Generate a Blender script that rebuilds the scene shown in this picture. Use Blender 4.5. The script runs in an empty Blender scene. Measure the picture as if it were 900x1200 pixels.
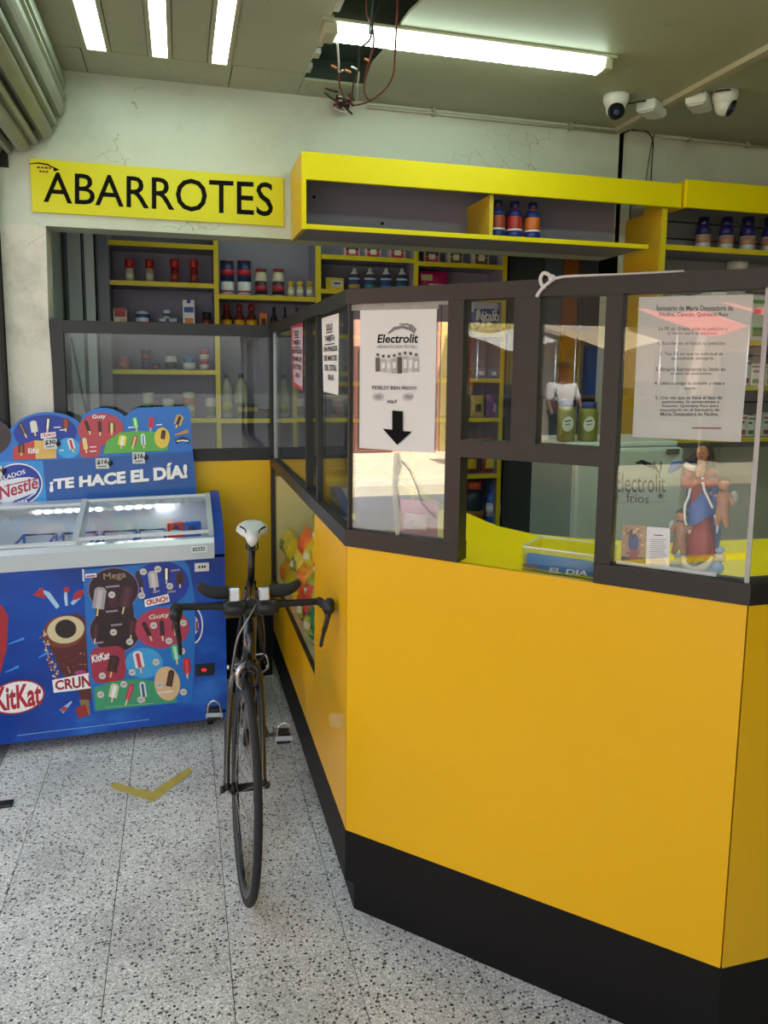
import bpy, bmesh, math, random
from mathutils import Vector, Matrix
random.seed(7)
SC = bpy.context.scene
COL = SC.collection
PI = math.pi

# ------------------------------------------------------------------ camera
F_PX, CX, CY = 880.37, 450.0, 546.5
YAW, PITCH, ROLL = math.radians(15.2), math.radians(7.383), math.radians(-0.59)
EYE = Vector((0.0, 0.0, 1.66))
_f = Vector((math.sin(YAW)*math.cos(PITCH), math.cos(YAW)*math.cos(PITCH), -math.sin(PITCH)))
_r = Vector((math.cos(YAW), -math.sin(YAW), 0))
_d = _f.cross(_r)
_c, _s = math.cos(ROLL), math.sin(ROLL)
RX, RY, RZ = _c*_r + _s*_d, -_s*_r + _c*_d, _f
cam_data = bpy.data.cameras.new('camera')
cam = bpy.data.objects.new('camera', cam_data)
COL.objects.link(cam)
cam.matrix_world = Matrix(((RX.x, -RY.x, -RZ.x, EYE.x), (RX.y, -RY.y, -RZ.y, EYE.y), (RX.z, -RY.z, -RZ.z, EYE.z), (0, 0, 0, 1)))
cam_data.sensor_fit = 'VERTICAL'
cam_data.sensor_height = 36.0
cam_data.lens = F_PX/1200.0*36.0
cam_data.shift_y = -(600.0-CY)/1200.0
cam_data.clip_start = 0.02
SC.camera = cam

# ------------------------------------------------------------------ world, sun, exposure
SKY_STRENGTH = 0.50
SUN_STRENGTH = 13.0
TUBE_STRENGTH = 10.0
EXPOSURE = 0.45
world = bpy.data.worlds.new('sky')
SC.world = world
world.use_nodes = True
wn = world.node_tree
wn.nodes.clear()
w_out = wn.nodes.new('ShaderNodeOutputWorld')
w_bg = wn.nodes.new('ShaderNodeBackground')
w_sky = wn.nodes.new('ShaderNodeTexSky')
w_sky.sky_type = 'NISHITA'
w_sky.sun_disc = False
w_sky.sun_elevation = math.radians(52)
w_sky.sun_rotation = math.radians(70)
w_sky.air_density = 1.0
w_sky.dust_density = 2.5
w_bg.inputs['Strength'].default_value = SKY_STRENGTH
w_hs = wn.nodes.new('ShaderNodeHueSaturation')
w_hs.inputs['Saturation'].default_value = 0.45
wn.links.new(w_sky.outputs[0], w_hs.inputs['Color'])
wn.links.new(w_hs.outputs[0], w_bg.inputs[0])
wn.links.new(w_bg.outputs[0], w_out.inputs[0])
sun_data = bpy.data.lights.new('sun', 'SUN')
sun_data.energy = SUN_STRENGTH
sun_data.angle = math.radians(0.6)
sun_data.color = (1.0, 0.95, 0.86)
sun = bpy.data.objects.new('sun', sun_data)
COL.objects.link(sun)
sun.rotation_euler = Vector((-0.60, 0.20, -0.85)).to_track_quat('-Z', 'Y').to_euler()
vs = SC.view_settings
vs.view_transform = 'Standard'
vs.look = 'None'
vs.exposure = EXPOSURE
vs.gamma = 1.0
vs.use_curve_mapping = False

# ------------------------------------------------------------------ helpers: rays onto real planes
def ray(px, py):
    return RX*((px-CX)/F_PX) + RY*((py-CY)/F_PX) + RZ
class Plane:
    """a real flat surface of the place; P() gives the point of it seen at a photo pixel"""
    def __init__(s, p, n):
        s.p = Vector(p); s.n = Vector(n).normalized()
    def P(s, px, py, off=0.0):
        d = ray(px, py)
        t = ((s.p + s.n*off) - EYE).dot(s.n)/d.dot(s.n)
        return EYE + d*t
def PY(Y): return Plane((0, Y, 0), (0, -1, 0))
def PX(X): return Plane((X, 0, 0), (-1, 0, 0))
def PZ(Z): return Plane((0, 0, Z), (0, 0, 1))
def at(px, py, Y): return PY(Y).P(px, py)

# ------------------------------------------------------------------ materials
def lin(c):
    if isinstance(c, str):
        c = c.lstrip('#'); c = [int(c[i:i+2], 16)/255 for i in (0, 2, 4)]
    return tuple(((x/12.92) if x <= 0.04045 else ((x+0.055)/1.055)**2.4) for x in c)
_mats = {}
def mat(col, rough=0.5, metal=0.0, var=0.06, scale=12.0, bump=0.0, coat=0.0, emit=0.0, key=None, spec=0.5, alpha=1.0):
    k = key or (col, rough, metal, var, scale, bump, coat, emit, spec, alpha)
    if k in _mats: return _mats[k]
    m = bpy.data.materials.new('paint_' + str(col).strip('#') if not key else key)
    m.use_nodes = True
    nt = m.node_tree; b = nt.nodes['Principled BSDF']
    r, g, bl = lin(col)
    b.inputs['Roughness'].default_value = rough
    b.inputs['Metallic'].default_value = metal
    b.inputs['Specular IOR Level'].default_value = spec
    if coat: b.inputs['Coat Weight'].default_value = coat; b.inputs['Coat Roughness'].default_value = 0.08
    if alpha < 1: b.inputs['Alpha'].default_value = alpha
    tc = nt.nodes.new('ShaderNodeTexCoord')
    no = nt.nodes.new('ShaderNodeTexNoise'); no.inputs['Scale'].default_value = scale; no.inputs['Detail'].default_value = 5
    nt.links.new(tc.outputs['Object'], no.inputs['Vector'])
    mx = nt.nodes.new('ShaderNodeMix'); mx.data_type = 'RGBA'
    mx.inputs[6].default_value = (r*(1-var), g*(1-var), bl*(1-var), 1)
    mx.inputs[7].default_value = (min(1, r*(1+var)), min(1, g*(1+var)), min(1, bl*(1+var)), 1)
    nt.links.new(no.outputs['Fac'], mx.inputs[0])
    nt.links.new(mx.outputs[2], b.inputs['Base Color'])
    if emit:
        nt.links.new(mx.outputs[2], b.inputs['Emission Color']); b.inputs['Emission Strength'].default_value = emit
    if bump:
        bp = nt.nodes.new('ShaderNodeBump'); bp.inputs['Strength'].default_value = bump; bp.inputs['Distance'].default_value = 0.01
        nt.links.new(no.outputs['Fac'], bp.inputs['Height']); nt.links.new(bp.outputs[0], b.inputs['Normal'])
    _mats[k] = m
    return m
def glass(key, base=0.04, tint=(1, 1, 1), rough=0.0, graze=1.0):
    if key in _mats: return _mats[key]
    m = bpy.data.materials.new(key); m.use_nodes = True
    nt = m.node_tree; nt.nodes.clear()
    o = nt.nodes.new('ShaderNodeOutputMaterial'); mix = nt.nodes.new('ShaderNodeMixShader')
    tr = nt.nodes.new('ShaderNodeBsdfTransparent'); gl = nt.nodes.new('ShaderNodeBsdfGlossy')
    tr.inputs[0].default_value = (*tint, 1); gl.inputs['Roughness'].default_value = rough
    lw = nt.nodes.new('ShaderNodeLayerWeight'); lw.inputs[0].default_value = 0.5
    p = nt.nodes.new('ShaderNodeMath'); p.operation = 'POWER'; p.inputs[1].default_value = 5.0
    ma = nt.nodes.new('ShaderNodeMath'); ma.operation = 'MULTIPLY_ADD'; ma.inputs[1].default_value = (1-base)*graze; ma.inputs[2].default_value = base
    nt.links.new(lw.outputs['Facing'], p.inputs[0]); nt.links.new(p.outputs[0], ma.inputs[0])
    nt.links.new(ma.outputs[0], mix.inputs[0]); nt.links.new(tr.outputs[0], mix.inputs[1]); nt.links.new(gl.outputs[0], mix.inputs[2])
    nt.links.new(mix.outputs[0], o.inputs[0])
    _mats[key] = m
    return m
def nodes_mat(key):
    m = bpy.data.materials.new(key); m.use_nodes = True
    return m, m.node_tree, m.node_tree.nodes['Principled BSDF']
def terrazzo(key, base='#c9c7c0'):
    m, nt, b = nodes_mat(key)
    tc = nt.nodes.new('ShaderNodeTexCoord'); geo = nt.nodes.new('ShaderNodeNewGeometry')
    b.inputs['Roughness'].default_value = 0.42
    def ramp(src, stops):
        r = nt.nodes.new('ShaderNodeValToRGB'); r.color_ramp.interpolation = 'CONSTANT'
        e = r.color_ramp.elements
        e[0].position, e[0].color = stops[0][0], (*lin(stops[0][1]), 1)
        e[1].position, e[1].color = stops[1][0], (*lin(stops[1][1]), 1)
        for p_, c_ in stops[2:]:
            x = e.new(p_); x.color = (*lin(c_), 1)
        nt.links.new(src, r.inputs[0]); return r
    def layer(scale, stops, dist):
        v = nt.nodes.new('ShaderNodeTexVoronoi'); v.inputs['Scale'].default_value = scale
        nt.links.new(geo.outputs['Position'], v.inputs['Vector'])
        sep = nt.nodes.new('ShaderNodeSeparateColor'); nt.links.new(v.outputs['Color'], sep.inputs[0])
        r = ramp(sep.outputs[0], stops)
        lt = nt.nodes.new('ShaderNodeMath'); lt.operation = 'LESS_THAN'; lt.inputs[1].default_value = dist
        nt.links.new(v.outputs['Distance'], lt.inputs[0])
        return r, lt
    r1, l1 = layer(190, [(0, '#dedbd2'), (.3, '#f0eee8'), (.62, '#b3b1a8'), (.74, '#cfccc2'), (.86, '#77766f'), (.93, '#55544f')], 0.50)
    r2, l2 = layer(85, [(0, '#4c4c4a'), (.4, '#232323'), (.75, '#3a3936'), (.9, '#7b7a74')], 0.36)
    sep2 = nt.nodes.new('ShaderNodeTexVoronoi'); sep2.inputs['Scale'].default_value = 85
    nt.links.new(geo.outputs['Position'], sep2.inputs['Vector'])
    sc = nt.nodes.new('ShaderNodeSeparateColor'); nt.links.new(sep2.outputs['Color'], sc.inputs[0])
    gt = nt.nodes.new('ShaderNodeMath'); gt.operation = 'GREATER_THAN'; gt.inputs[1].default_value = 0.66
    nt.links.new(sc.outputs[1], gt.inputs[0])
    an = nt.nodes.new('ShaderNodeMath'); an.operation = 'MULTIPLY'
    nt.links.new(gt.outputs[0], an.inputs[0]); nt.links.new(l2.outputs[0], an.inputs[1])
    m1 = nt.nodes.new('ShaderNodeMix'); m1.data_type = 'RGBA'; m1.inputs[6].default_value = (*lin('#c4c2b9'), 1)
    nt.links.new(l1.outputs[0], m1.inputs[0]); nt.links.new(r1.outputs[0], m1.inputs[7])
    m2 = nt.nodes.new('ShaderNodeMix'); m2.data_type = 'RGBA'
    nt.links.new(an.outputs[0], m2.inputs[0]); nt.links.new(m1.outputs[2], m2.inputs[6]); nt.links.new(r2.outputs[0], m2.inputs[7])
    # dirt
    dn = nt.nodes.new('ShaderNodeTexNoise'); dn.inputs['Scale'].default_value = 3.2; dn.inputs['Detail'].default_value = 8
    nt.links.new(geo.outputs['Position'], dn.inputs['Vector'])
    dr = nt.nodes.new('ShaderNodeMapRange'); dr.inputs[1].default_value = .42; dr.inputs[2].default_value = .75; dr.inputs[3].default_value = 1.12; dr.inputs[4].default_value = 0.80
    nt.links.new(dn.outputs['Fac'], dr.inputs[0])
    oi = nt.nodes.new('ShaderNodeObjectInfo')
    om = nt.nodes.new('ShaderNodeMapRange'); om.inputs[3].default_value = .94; om.inputs[4].default_value = 1.05
    nt.links.new(oi.outputs['Random'], om.inputs[0])
    mu = nt.nodes.new('ShaderNodeMath'); mu.operation = 'MULTIPLY'
    nt.links.new(dr.outputs[0], mu.inputs[0]); nt.links.new(om.outputs[0], mu.inputs[1])
    hs = nt.nodes.new('ShaderNodeHueSaturation'); nt.links.new(m2.outputs[2], hs.inputs['Color']); nt.links.new(mu.outputs[0], hs.inputs['Value'])
    nt.links.new(hs.outputs[0], b.inputs['Base Color'])
    _mats[key] = m
    return m
def plaster(key, col, dirt, amount=0.5, scale=3.0, rough=.6, bump=.25):
    m, nt, b = nodes_mat(key)
    tc = nt.nodes.new('ShaderNodeTexCoord')
    n1 = nt.nodes.new('ShaderNodeTexNoise'); n1.inputs['Scale'].default_value = scale; n1.inputs['Detail'].default_value = 9; n1.inputs['Roughness'].default_value = .65
    nt.links.new(tc.outputs['Object'], n1.inputs['Vector'])
    mr = nt.nodes.new('ShaderNodeMapRange'); mr.inputs[1].default_value = .48; mr.inputs[2].default_value = .8; mr.inputs[4].default_value = amount
    nt.links.new(n1.outputs['Fac'], mr.inputs[0])
    mx = nt.nodes.new('ShaderNodeMix'); mx.data_type = 'RGBA'; mx.inputs[6].default_value = (*lin(col), 1); mx.inputs[7].default_value = (*lin(dirt), 1)
    nt.links.new(mr.outputs[0], mx.inputs[0])
    # cracks and chips
    v = nt.nodes.new('ShaderNodeTexVoronoi'); v.feature = 'DISTANCE_TO_EDGE'; v.inputs['Scale'].default_value = 9
    nd = nt.nodes.new('ShaderNodeVectorMath'); nd.operation = 'MULTIPLY_ADD'; nd.inputs[1].default_value = (.25, .25, .25)
    nt.links.new(n1.outputs['Color'], nd.inputs[0]); nt.links.new(tc.outputs['Object'], nd.inputs[2]); nt.links.new(nd.outputs[0], v.inputs['Vector'])
    lt = nt.nodes.new('ShaderNodeMath'); lt.operation = 'LESS_THAN'; lt.inputs[1].default_value = .009
    nt.links.new(v.outputs['Distance'], lt.inputs[0])
    n2 = nt.nodes.new('ShaderNodeTexNoise'); n2.inputs['Scale'].default_value = 2.3; nt.links.new(tc.outputs['Object'], n2.inputs['Vector'])
    g2 = nt.nodes.new('ShaderNodeMath'); g2.operation = 'GREATER_THAN'; g2.inputs[1].default_value = .6; nt.links.new(n2.outputs['Fac'], g2.inputs[0])
    an = nt.nodes.new('ShaderNodeMath'); an.operation = 'MULTIPLY'; nt.links.new(lt.outputs[0], an.inputs[0]); nt.links.new(g2.outputs[0], an.inputs[1])
    m2 = nt.nodes.new('ShaderNodeMix'); m2.data_type = 'RGBA'; m2.inputs[7].default_value = (*lin(dirt), 1)
    nt.links.new(an.outputs[0], m2.inputs[0]); nt.links.new(mx.outputs[2], m2.inputs[6])
    nt.links.new(m2.outputs[2], b.inputs['Base Color'])
    b.inputs['Roughness'].default_value = rough
    n3 = nt.nodes.new('ShaderNodeTexNoise'); n3.inputs['Scale'].default_value = 40; n3.inputs['Detail'].default_value = 6; nt.links.new(tc.outputs['Object'], n3.inputs['Vector'])
    bp = nt.nodes.new('ShaderNodeBump'); bp.inputs['Strength'].default_value = bump; bp.inputs['Distance'].default_value = .01
    nt.links.new(n3.outputs['Fac'], bp.inputs['Height']); nt.links.new(bp.outputs[0], b.inputs['Normal'])
    _mats[key] = m
    return m

LEMON = mat('#ecd800', .42, var=.04, scale=5, key='lemon_paint', spec=.25)
EDGE = mat('#d6bf18', .45, var=.06, scale=9, key='shelf_edge_paint')
AMBER = mat('#e0ae0c', .28, var=.03, scale=2.5, key='amber_laminate', spec=.35)
BLACKFR = mat('#1b1817', .45, var=.08, key='dark_frame')
KICK = mat('#0c0c0d', .55, var=.25, scale=7, key='black_kickboard', spec=.25)
LILAC = mat('#8b8599', .6, var=.04, scale=4, key='lilac_board')
GREYIN = mat('#7b7d84', .6, var=.06, scale=3, key='grey_interior')
DARKIN = mat('#3d4046', .6, var=.08, scale=3, key='dark_interior')
WHITE = mat('#e6e6e2', .5, var=.02)
WPLAST = mat('#d9d9d4', .35, var=.03, key='white_plastic')
PAPER = mat('#d3d3d1', .7, var=.015, key='paper')
INK = mat('#0b0b0c', .8, var=.02, key='black_ink', spec=.15)
BLACKP = mat('#131314', .42, var=.1, key='black_plastic')
CHROME = mat('#c9c9cb', .22, .95, var=.05, key='polished_metal')
GLASS = glass('clear_glass', .045, (.97, .985, .98))
FILM = glass('mirror_film_glass', .20, (.9, .93, .95))
ACRYL = glass('clear_acrylic', .02, (.98, .98, .97), 0.0, .35)
WORKT = mat('#ffd900', .45, var=.03, scale=5, key='worktop_laminate', spec=.2)
PETG = glass('clear_plastic', .05, (.93, .95, .93), .05)
WALLM = plaster('cream_wall_paint', '#cacdbc', '#989a82', .45, 2.0, .38, .12)
PIERM = plaster('cracked_cream_plaster', '#dbd3c4', '#776f60', .55, 5.0, .7, .45)
CEILM = plaster('ceiling_paint', '#acac92', '#929177', .4, 1.6, .5, .08)
TILEC = plaster('ceiling_board', '#b2b19d', '#9c9a84', .3, 1.2, .6, .05)
TERR = terrazzo('terrazzo')

# ------------------------------------------------------------------ mesh builder
class MB:
    def __init__(s): s.v = []; s.f = []; s.m = []; s.mats = []; s.sm = []
    def mi(s, m):
        if m not in s.mats: s.mats.append(m)
        return s.mats.index(m)
    def add(s, vs_, fs, m, smooth=False):
        o = len(s.v); i = s.mi(m)
        s.v += [Vector(x) for x in vs_]
        for f in fs:
            s.f.append([o+k for k in f]); s.m.append(i); s.sm.append(smooth)
        return s
    def box(s, a, b, m, bev=0.0):
        x0, y0, z0 = [min(a[i], b[i]) for i in range(3)]; x1, y1, z1 = [max(a[i], b[i]) for i in range(3)]
        if bev > 0:
            bm = bmesh.new(); bmesh.ops.create_cube(bm, size=1)
            for v in bm.verts: v.co = Vector(((x0+x1)/2+v.co.x*(x1-x0), (y0+y1)/2+v.co.y*(y1-y0), (z0+z1)/2+v.co.z*(z1-z0)))
            bmesh.ops.bevel(bm, geom=list(bm.edges), offset=min(bev, .45*min(x1-x0, y1-y0, z1-z0)), segments=2, profile=.5, affect='EDGES')
            bm.verts.index_update()
            s.add([v.co.copy() for v in bm.verts], [[v.index for v in f.verts] for f in bm.faces], m); bm.free()
            return s
        v = [(x0, y0, z0), (x1, y0, z0), (x1, y1, z0), (x0, y1, z0), (x0, y0, z1), (x1, y0, z1), (x1, y1, z1), (x0, y1, z1)]
        return s.add(v, [(0, 3, 2, 1), (4, 5, 6, 7), (0, 1, 5, 4), (1, 2, 6, 5), (2, 3, 7, 6), (3, 0, 4, 7)], m)
    def hexa(s, bot, top, m):
        v = list(bot)+list(top); n = len(bot)
        fs = [list(range(n))[::-1], list(range(n, 2*n))]+[(i, (i+1) % n, n+(i+1) % n, n+i) for i in range(n)]
        return s.add(v, fs, m)
    def prism(s, poly, z0, z1, m):      # poly in xy, extruded along z
        return s.hexa([(x, y, z0) for x, y in poly], [(x, y, z1) for x, y in poly], m)
    def bar(s, p, q, w, h, m, up=(0, 0, 1)):
        p = Vector(p); q = Vector(q); d = (q-p).normalized(); u = Vector(up)
        a = d.cross(u)
        if a.length < 1e-4: a = d.cross(Vector((1, 0, 0)))
        a.normalize(); b = a.cross(d)
        c = [a*(w/2*i)+b*(h/2*j) for i, j in ((-1, -1), (1, -1), (1, 1), (-1, 1))]
        return s.hexa([p+k for k in c], [q+k for k in c], m)
    def tube(s, pts, r, m, seg=10, smooth=True, closed=False, cap=True):
        pts = [Vector(p) for p in pts]; n = len(pts)
        rs = r if isinstance(r, (list, tuple)) else [r]*n
        vs_ = []; prev = None
        for i, p in enumerate(pts):
            if closed: t = pts[(i+1) % n]-pts[i-1]
            else: t = pts[min(i+1, n-1)]-pts[max(i-1, 0)]
            t.normalize()
            if prev is None:
                a = t.cross(Vector((0, 0, 1)))
                if a.length < 1e-3: a = t.cross(Vector((1, 0, 0)))
            else: a = prev-t*prev.dot(t)
            a.normalize(); prev = a; b = t.cross(a)
            vs_ += [p+(a*math.cos(2*PI*k/seg)+b*math.sin(2*PI*k/seg))*rs[i] for k in range(seg)]
        fs = []
        for i in range(n if closed else n-1):
            j = (i+1) % n
            for k in range(seg):
                fs.append((i*seg+k, i*seg+(k+1) % seg, j*seg+(k+1) % seg, j*seg+k))
        s.add(vs_, fs, m, smooth)
        if cap and not closed:
            o = len(s.v)-n*seg; i = s.mi(m)
            s.f.append([o+k for k in range(seg)][::-1]); s.m.append(i); s.sm.append(False)
            s.f.append([o+(n-1)*seg+k for k in range(seg)]); s.m.append(i); s.sm.append(False)
        return s
    def lathe(s, prof, m, c=(0, 0, 0), seg=16, sx=1.0, sy=1.0, smooth=True, axis=None):
        c = Vector(c); vs_ = []
        R = Matrix.Identity(3) if axis is None else Vector((0, 0, 1)).rotation_difference(Vector(axis)).to_matrix()
        for r, z in prof:
            vs_ += [c+R @ Vector((r*sx*math.cos(2*PI*k/seg), r*sy*math.sin(2*PI*k/seg), z)) for k in range(seg)]
        fs = []
        for i in range(len(prof)-1):
            for k in range(seg): fs.append((i*seg+k, i*seg+(k+1) % seg, (i+1)*seg+(k+1) % seg, (i+1)*seg+k))
        s.add(vs_, fs, m, smooth)
        o = len(s.v)-len(prof)*seg; i = s.mi(m)
        if prof[0][0] > 1e-5: s.f.append([o+k for k in range(seg)][::-1]); s.m.append(i); s.sm.append(False)
        if prof[-1][0] > 1e-5: s.f.append([o+(len(prof)-1)*seg+k for k in range(seg)]); s.m.append(i); s.sm.append(False)
        return s
    def ball(s, c, r, m, seg=14, rings=8, rot=None):
        rr = r if isinstance(r, (tuple, list)) else (r, r, r); c = Vector(c); vs_ = []
        for i in range(rings+1):
            t = PI*i/rings
            for k in range(seg):
                p = Vector((rr[0]*math.sin(t)*math.cos(2*PI*k/seg), rr[1]*math.sin(t)*math.sin(2*PI*k/seg), rr[2]*math.cos(t)))
                vs_.append(c+(rot @ p if rot else p))
        fs = [((i+1)*seg+k, (i+1)*seg+(k+1) % seg, i*seg+(k+1) % seg, i*seg+k) for i in range(rings) for k in range(seg)]
        return s.add(vs_, fs, m, True)
    def build(s, name, parent=None, world=True):
        me = bpy.data.meshes.new(name)
        off = Vector((0, 0, 0))
        if parent is not None and world: off = org(parent)
        me.from_pydata([v-off for v in s.v], [], s.f)
        for m in s.mats: me.materials.append(m)
        me.polygons.foreach_set('material_index', s.m)
        me.polygons.foreach_set('use_smooth', s.sm)
        me.update()
        o = bpy.data.objects.new(name, me); COL.objects.link(o)
        if parent is not None: o.parent = parent
        return o
def org(o):
    v = Vector((0, 0, 0))
    while o is not None: v += o.location; o = o.parent
    return v
def tag(o, label, cat, group=None, kind=None):
    if label: o['label'] = label
    if cat: o['category'] = cat
    if group: o['group'] = group
    if kind: o['kind'] = kind
    return o
def thing(name, label, cat, loc=(0, 0, 0), rz=0.0, group=None):
    o = bpy.data.objects.new(name, None); COL.objects.link(o)
    o.location = loc; o.rotation_euler = (0, 0, rz); o.empty_display_size = .05
    return tag(o, label, cat, group)
def struct(o): o['kind'] = 'structure'; return o
def dup(root, loc, label=None, rz=None):
    c = root.copy(); COL.objects.link(c); c.location = loc
    if rz is not None: c.rotation_euler = (0, 0, rz)
    if label: c['label'] = label
    for ch in root.children:
        d = ch.copy(); COL.objects.link(d); d.parent = c
        for g in ch.children:
            e = g.copy(); COL.objects.link(e); e.parent = d
    return c
_txt = {}
def text_geo(s_, bold=0.0, shear=0.0):
    k = (s_, bold, shear)
    if k in _txt: return _txt[k]
    cu = bpy.data.curves.new('lettering', 'FONT'); cu.body = s_; cu.offset = bold; cu.shear = shear; cu.resolution_u = 3
    ob = bpy.data.objects.new('lettering', cu)
    me = bpy.data.meshes.new_from_object(ob)
    vs_ = [v.co.copy() for v in me.vertices]; fs = [list(p.vertices) for p in me.polygons]
    bpy.data.objects.remove(ob); bpy.data.curves.remove(cu); bpy.data.meshes.remove(me)
    x0 = min(v.x for v in vs_); x1 = max(v.x for v in vs_); y0 = min(v.y for v in vs_); y1 = max(v.y for v in vs_)
    vs_ = [((v.x-x0)/(x1-x0), (v.y-y0)/(y1-y0)) for v in vs_]
    _txt[k] = (vs_, fs)
    return _txt[k]
class Art(MB):
    """flat print on one real plane; shapes given where the photograph shows them"""
    def __init__(s, plane, base=.0006, step=.00006): super().__init__(); s.pl = plane; s.base = base; s.step = step; s.n = 0
    def off(s): s.n += 1; return s.base+s.step*s.n
    def poly(s, pts, m):
        o = s.off(); vs_ = [s.pl.P(x, y, o) for x, y in pts]
        return s.add(vs_, [list(range(len(vs_)))[::-1]], m)
    def ell(s, cx, cy, rx, ry, m, rot=0, n=28, a0=0, a1=360):
        pts = []
        cr, sr = math.cos(math.radians(rot)), math.sin(math.radians(rot))
        full = abs(a1-a0) >= 360
        for i in range(n if full else n+1):
            t = math.radians(a0+(a1-a0)*i/n); x, y = rx*math.cos(t), ry*math.sin(t)
            pts.append((cx+x*cr-y*sr, cy+x*sr+y*cr))
        return s.poly(pts, m)
    def line(s, pts, w, m):
        o = s.off(); n = len(pts); L = []; R = []
        ws = w if isinstance(w, (list, tuple)) else [w]*n
        for i, (x, y) in enumerate(pts):
            ax, ay = pts[max(0, i-1)]; bx, by = pts[min(n-1, i+1)]
            dx, dy = bx-ax, by-ay; l = math.hypot(dx, dy) or 1
            L.append((x-dy/l*ws[i]/2, y+dx/l*ws[i]/2)); R.append((x+dy/l*ws[i]/2, y-dx/l*ws[i]/2))
        vs_ = [s.pl.P(x, y, o) for x, y in L+R]
        return s.add(vs_, [(i, i+1, n+i+1, n+i) for i in range(n-1)], m)
    def rrect(s, quad, m, r=.2, n=5):
        pts = []
        for k, (cu, cv, a) in enumerate(((1-r, r, -90), (1-r, 1-r, 0), (r, 1-r, 90), (r, r, 180))):
            for i in range(n+1):
                t = math.radians(a+90*i/n); pts.append(bil(quad, cu+r*math.cos(t), cv+r*math.sin(t)))
        return s.poly(pts, m)
    def text(s, st, quad, m, bold=0.0, shear=0.0):
        vs_, fs = text_geo(st, bold, shear); o = s.off()
        return s.add([s.pl.P(*bil(quad, u, 1-v), o) for u, v in vs_], fs, m)
def bil(q, u, v):      # quad: top-left, top-right, bottom-right, bottom-left
    (ax, ay), (bx, by), (cx, cy), (dx, dy) = q
    return ((ax*(1-u)+bx*u)*(1-v)+(dx*(1-u)+cx*u)*v, (ay*(1-u)+by*u)*(1-v)+(dy*(1-u)+cy*u)*v)
def rq(x0, y0, x1, y1, sl=0.0):      # rectangle with sloping top and bottom
    d = (x1-x0)*sl
    return ((x0, y0), (x1, y0+d), (x1, y1+d), (x0, y1))
def skin(name, verts, edges, radii, m, parent=None, sub=2, world=True):
    me = bpy.data.meshes.new(name); off = org(parent) if (parent is not None and world) else Vector((0, 0, 0))
    me.from_pydata([Vector(v)-off for v in verts], edges, [])
    ob = bpy.data.objects.new(name, me); COL.objects.link(ob)
    md = ob.modifiers.new('skin', 'SKIN'); md.use_smooth_shade = True
    for i, r in enumerate(radii):
        sv = me.skin_vertices[0].data[i]; sv.radius = (r, r) if not isinstance(r, tuple) else r
        sv.use_root = (i == 0)
    sb = ob.modifiers.new('sub', 'SUBSURF'); sb.levels = sub; sb.render_levels = sub
    bpy.context.view_layer.update()
    dg = bpy.context.evaluated_depsgraph_get()
    nm = bpy.data.meshes.new_from_object(ob.evaluated_get(dg))
    ob.modifiers.clear(); ob.data = nm; nm.materials.clear(); nm.materials.append(m)
    for p in nm.polygons: p.use_smooth = True
    if parent is not None: ob.parent = parent
    return ob
# ================================================================== THE PLACE: floor, walls, ceiling
YB = 3.93            # face of the back wall / back counter
ZC = 3.01            # ceiling
S_X, S_Y = 0.453, 2.068      # corner of the counter (side run meets the splayed run)
Q_X, Q_Y = 1.192, 1.329      # far corner (splayed run meets the front run)

floor = MB().box((-0.76, -1.6, -.12), (5.0, 5.2, -.004), mat('#7d7a72', .8, var=.2, scale=30, key='grout')).build('floor')
struct(floor)
m_ = MB()
m_.box((-0.76, -1.6, -.0045), (5.0, -.052, 0), TERR).box((1.432, -.05, -.0045), (5.0, 5.2, 0), TERR)
m_.box((-0.76, 3.912, -.0045), (1.43, 5.2, 0), TERR)
o = m_.build('floor_slab', floor); o['kind'] = 'stuff'
G = .0011
tile_mesh = None; strip_mesh = None
for ci, x0 in enumerate([-0.7596, -0.566, -0.233, 0.1, 0.433, 0.766, 1.099]):
    w = .194 if ci == 0 else .333
    for r in range(12):
        y0 = 1.93+.33*(r-6)
        src = strip_mesh if ci == 0 else tile_mesh
        if src is None:
            t = MB().box((G, G, -.0039), (w-G, .33-G, 0), TERR, bev=.0012).build('tile', floor)
            if ci == 0: strip_mesh = t.data
            else: tile_mesh = t.data
        else:
            t = bpy.data.objects.new('tile', src); COL.objects.link(t); t.parent = floor
        t.location = (x0, y0, random.uniform(-.0006, .0004))

wall = MB()
wall.box((-.785, YB, 2.31), (2.42, YB+.16, ZC+.05), WALLM)
struct(wall.build('wall_back_header'))
pier = MB()
# slightly uneven plaster edge of the pier beside the opening
zs = [0, .5, 1.0, 1.3, 1.6, 1.9, 2.1, 2.31]
prev = None
for i in range(len(zs)-1):
    e0, e1 = -.592+.004*math.sin(i*2.1), -.592+.004*math.sin((i+1)*2.1)
    pier.hexa([(-.785, YB, zs[i]), (e0, YB, zs[i]), (e0, YB+.16, zs[i]), (-.785, YB+.16, zs[i])],
              [(-.785, YB, zs[i+1]), (e1, YB, zs[i+1]), (e1, YB+.16, zs[i+1]), (-.785, YB+.16, zs[i+1])], PIERM)
struct(pier.build('wall_back_pier'))
struct(MB().box((2.45, YB+.02, 0), (5.0, YB+.18, ZC+.05), WALLM).build('wall_back_right'))
struct(MB().box((2.4205, YB+.004, 2.2), (2.4495, YB+.16, ZC), mat('#060606', .9, spec=.1)).build('gap_black_strip'))  # black strip in the wall gap; the gap's shade is put into its colour
struct(MB().box((-.72, 5.05, 0), (2.75, 5.15, ZC+.05), GREYIN).build('wall_inner_back'))
LGREY = mat('#a5a8ac', .45, var=.05, scale=2, key='pale_grey_door')
wi = MB().box((-.72, YB+.16, 0), (-.62, 5.05, ZC+.05), LGREY)
struct(wi.build('wall_inner_left'))
struct(MB().box((-.72, YB+.05, ZC), (5.0, 5.2, ZC+.06), CEILM).build('ceiling_inner'))
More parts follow.
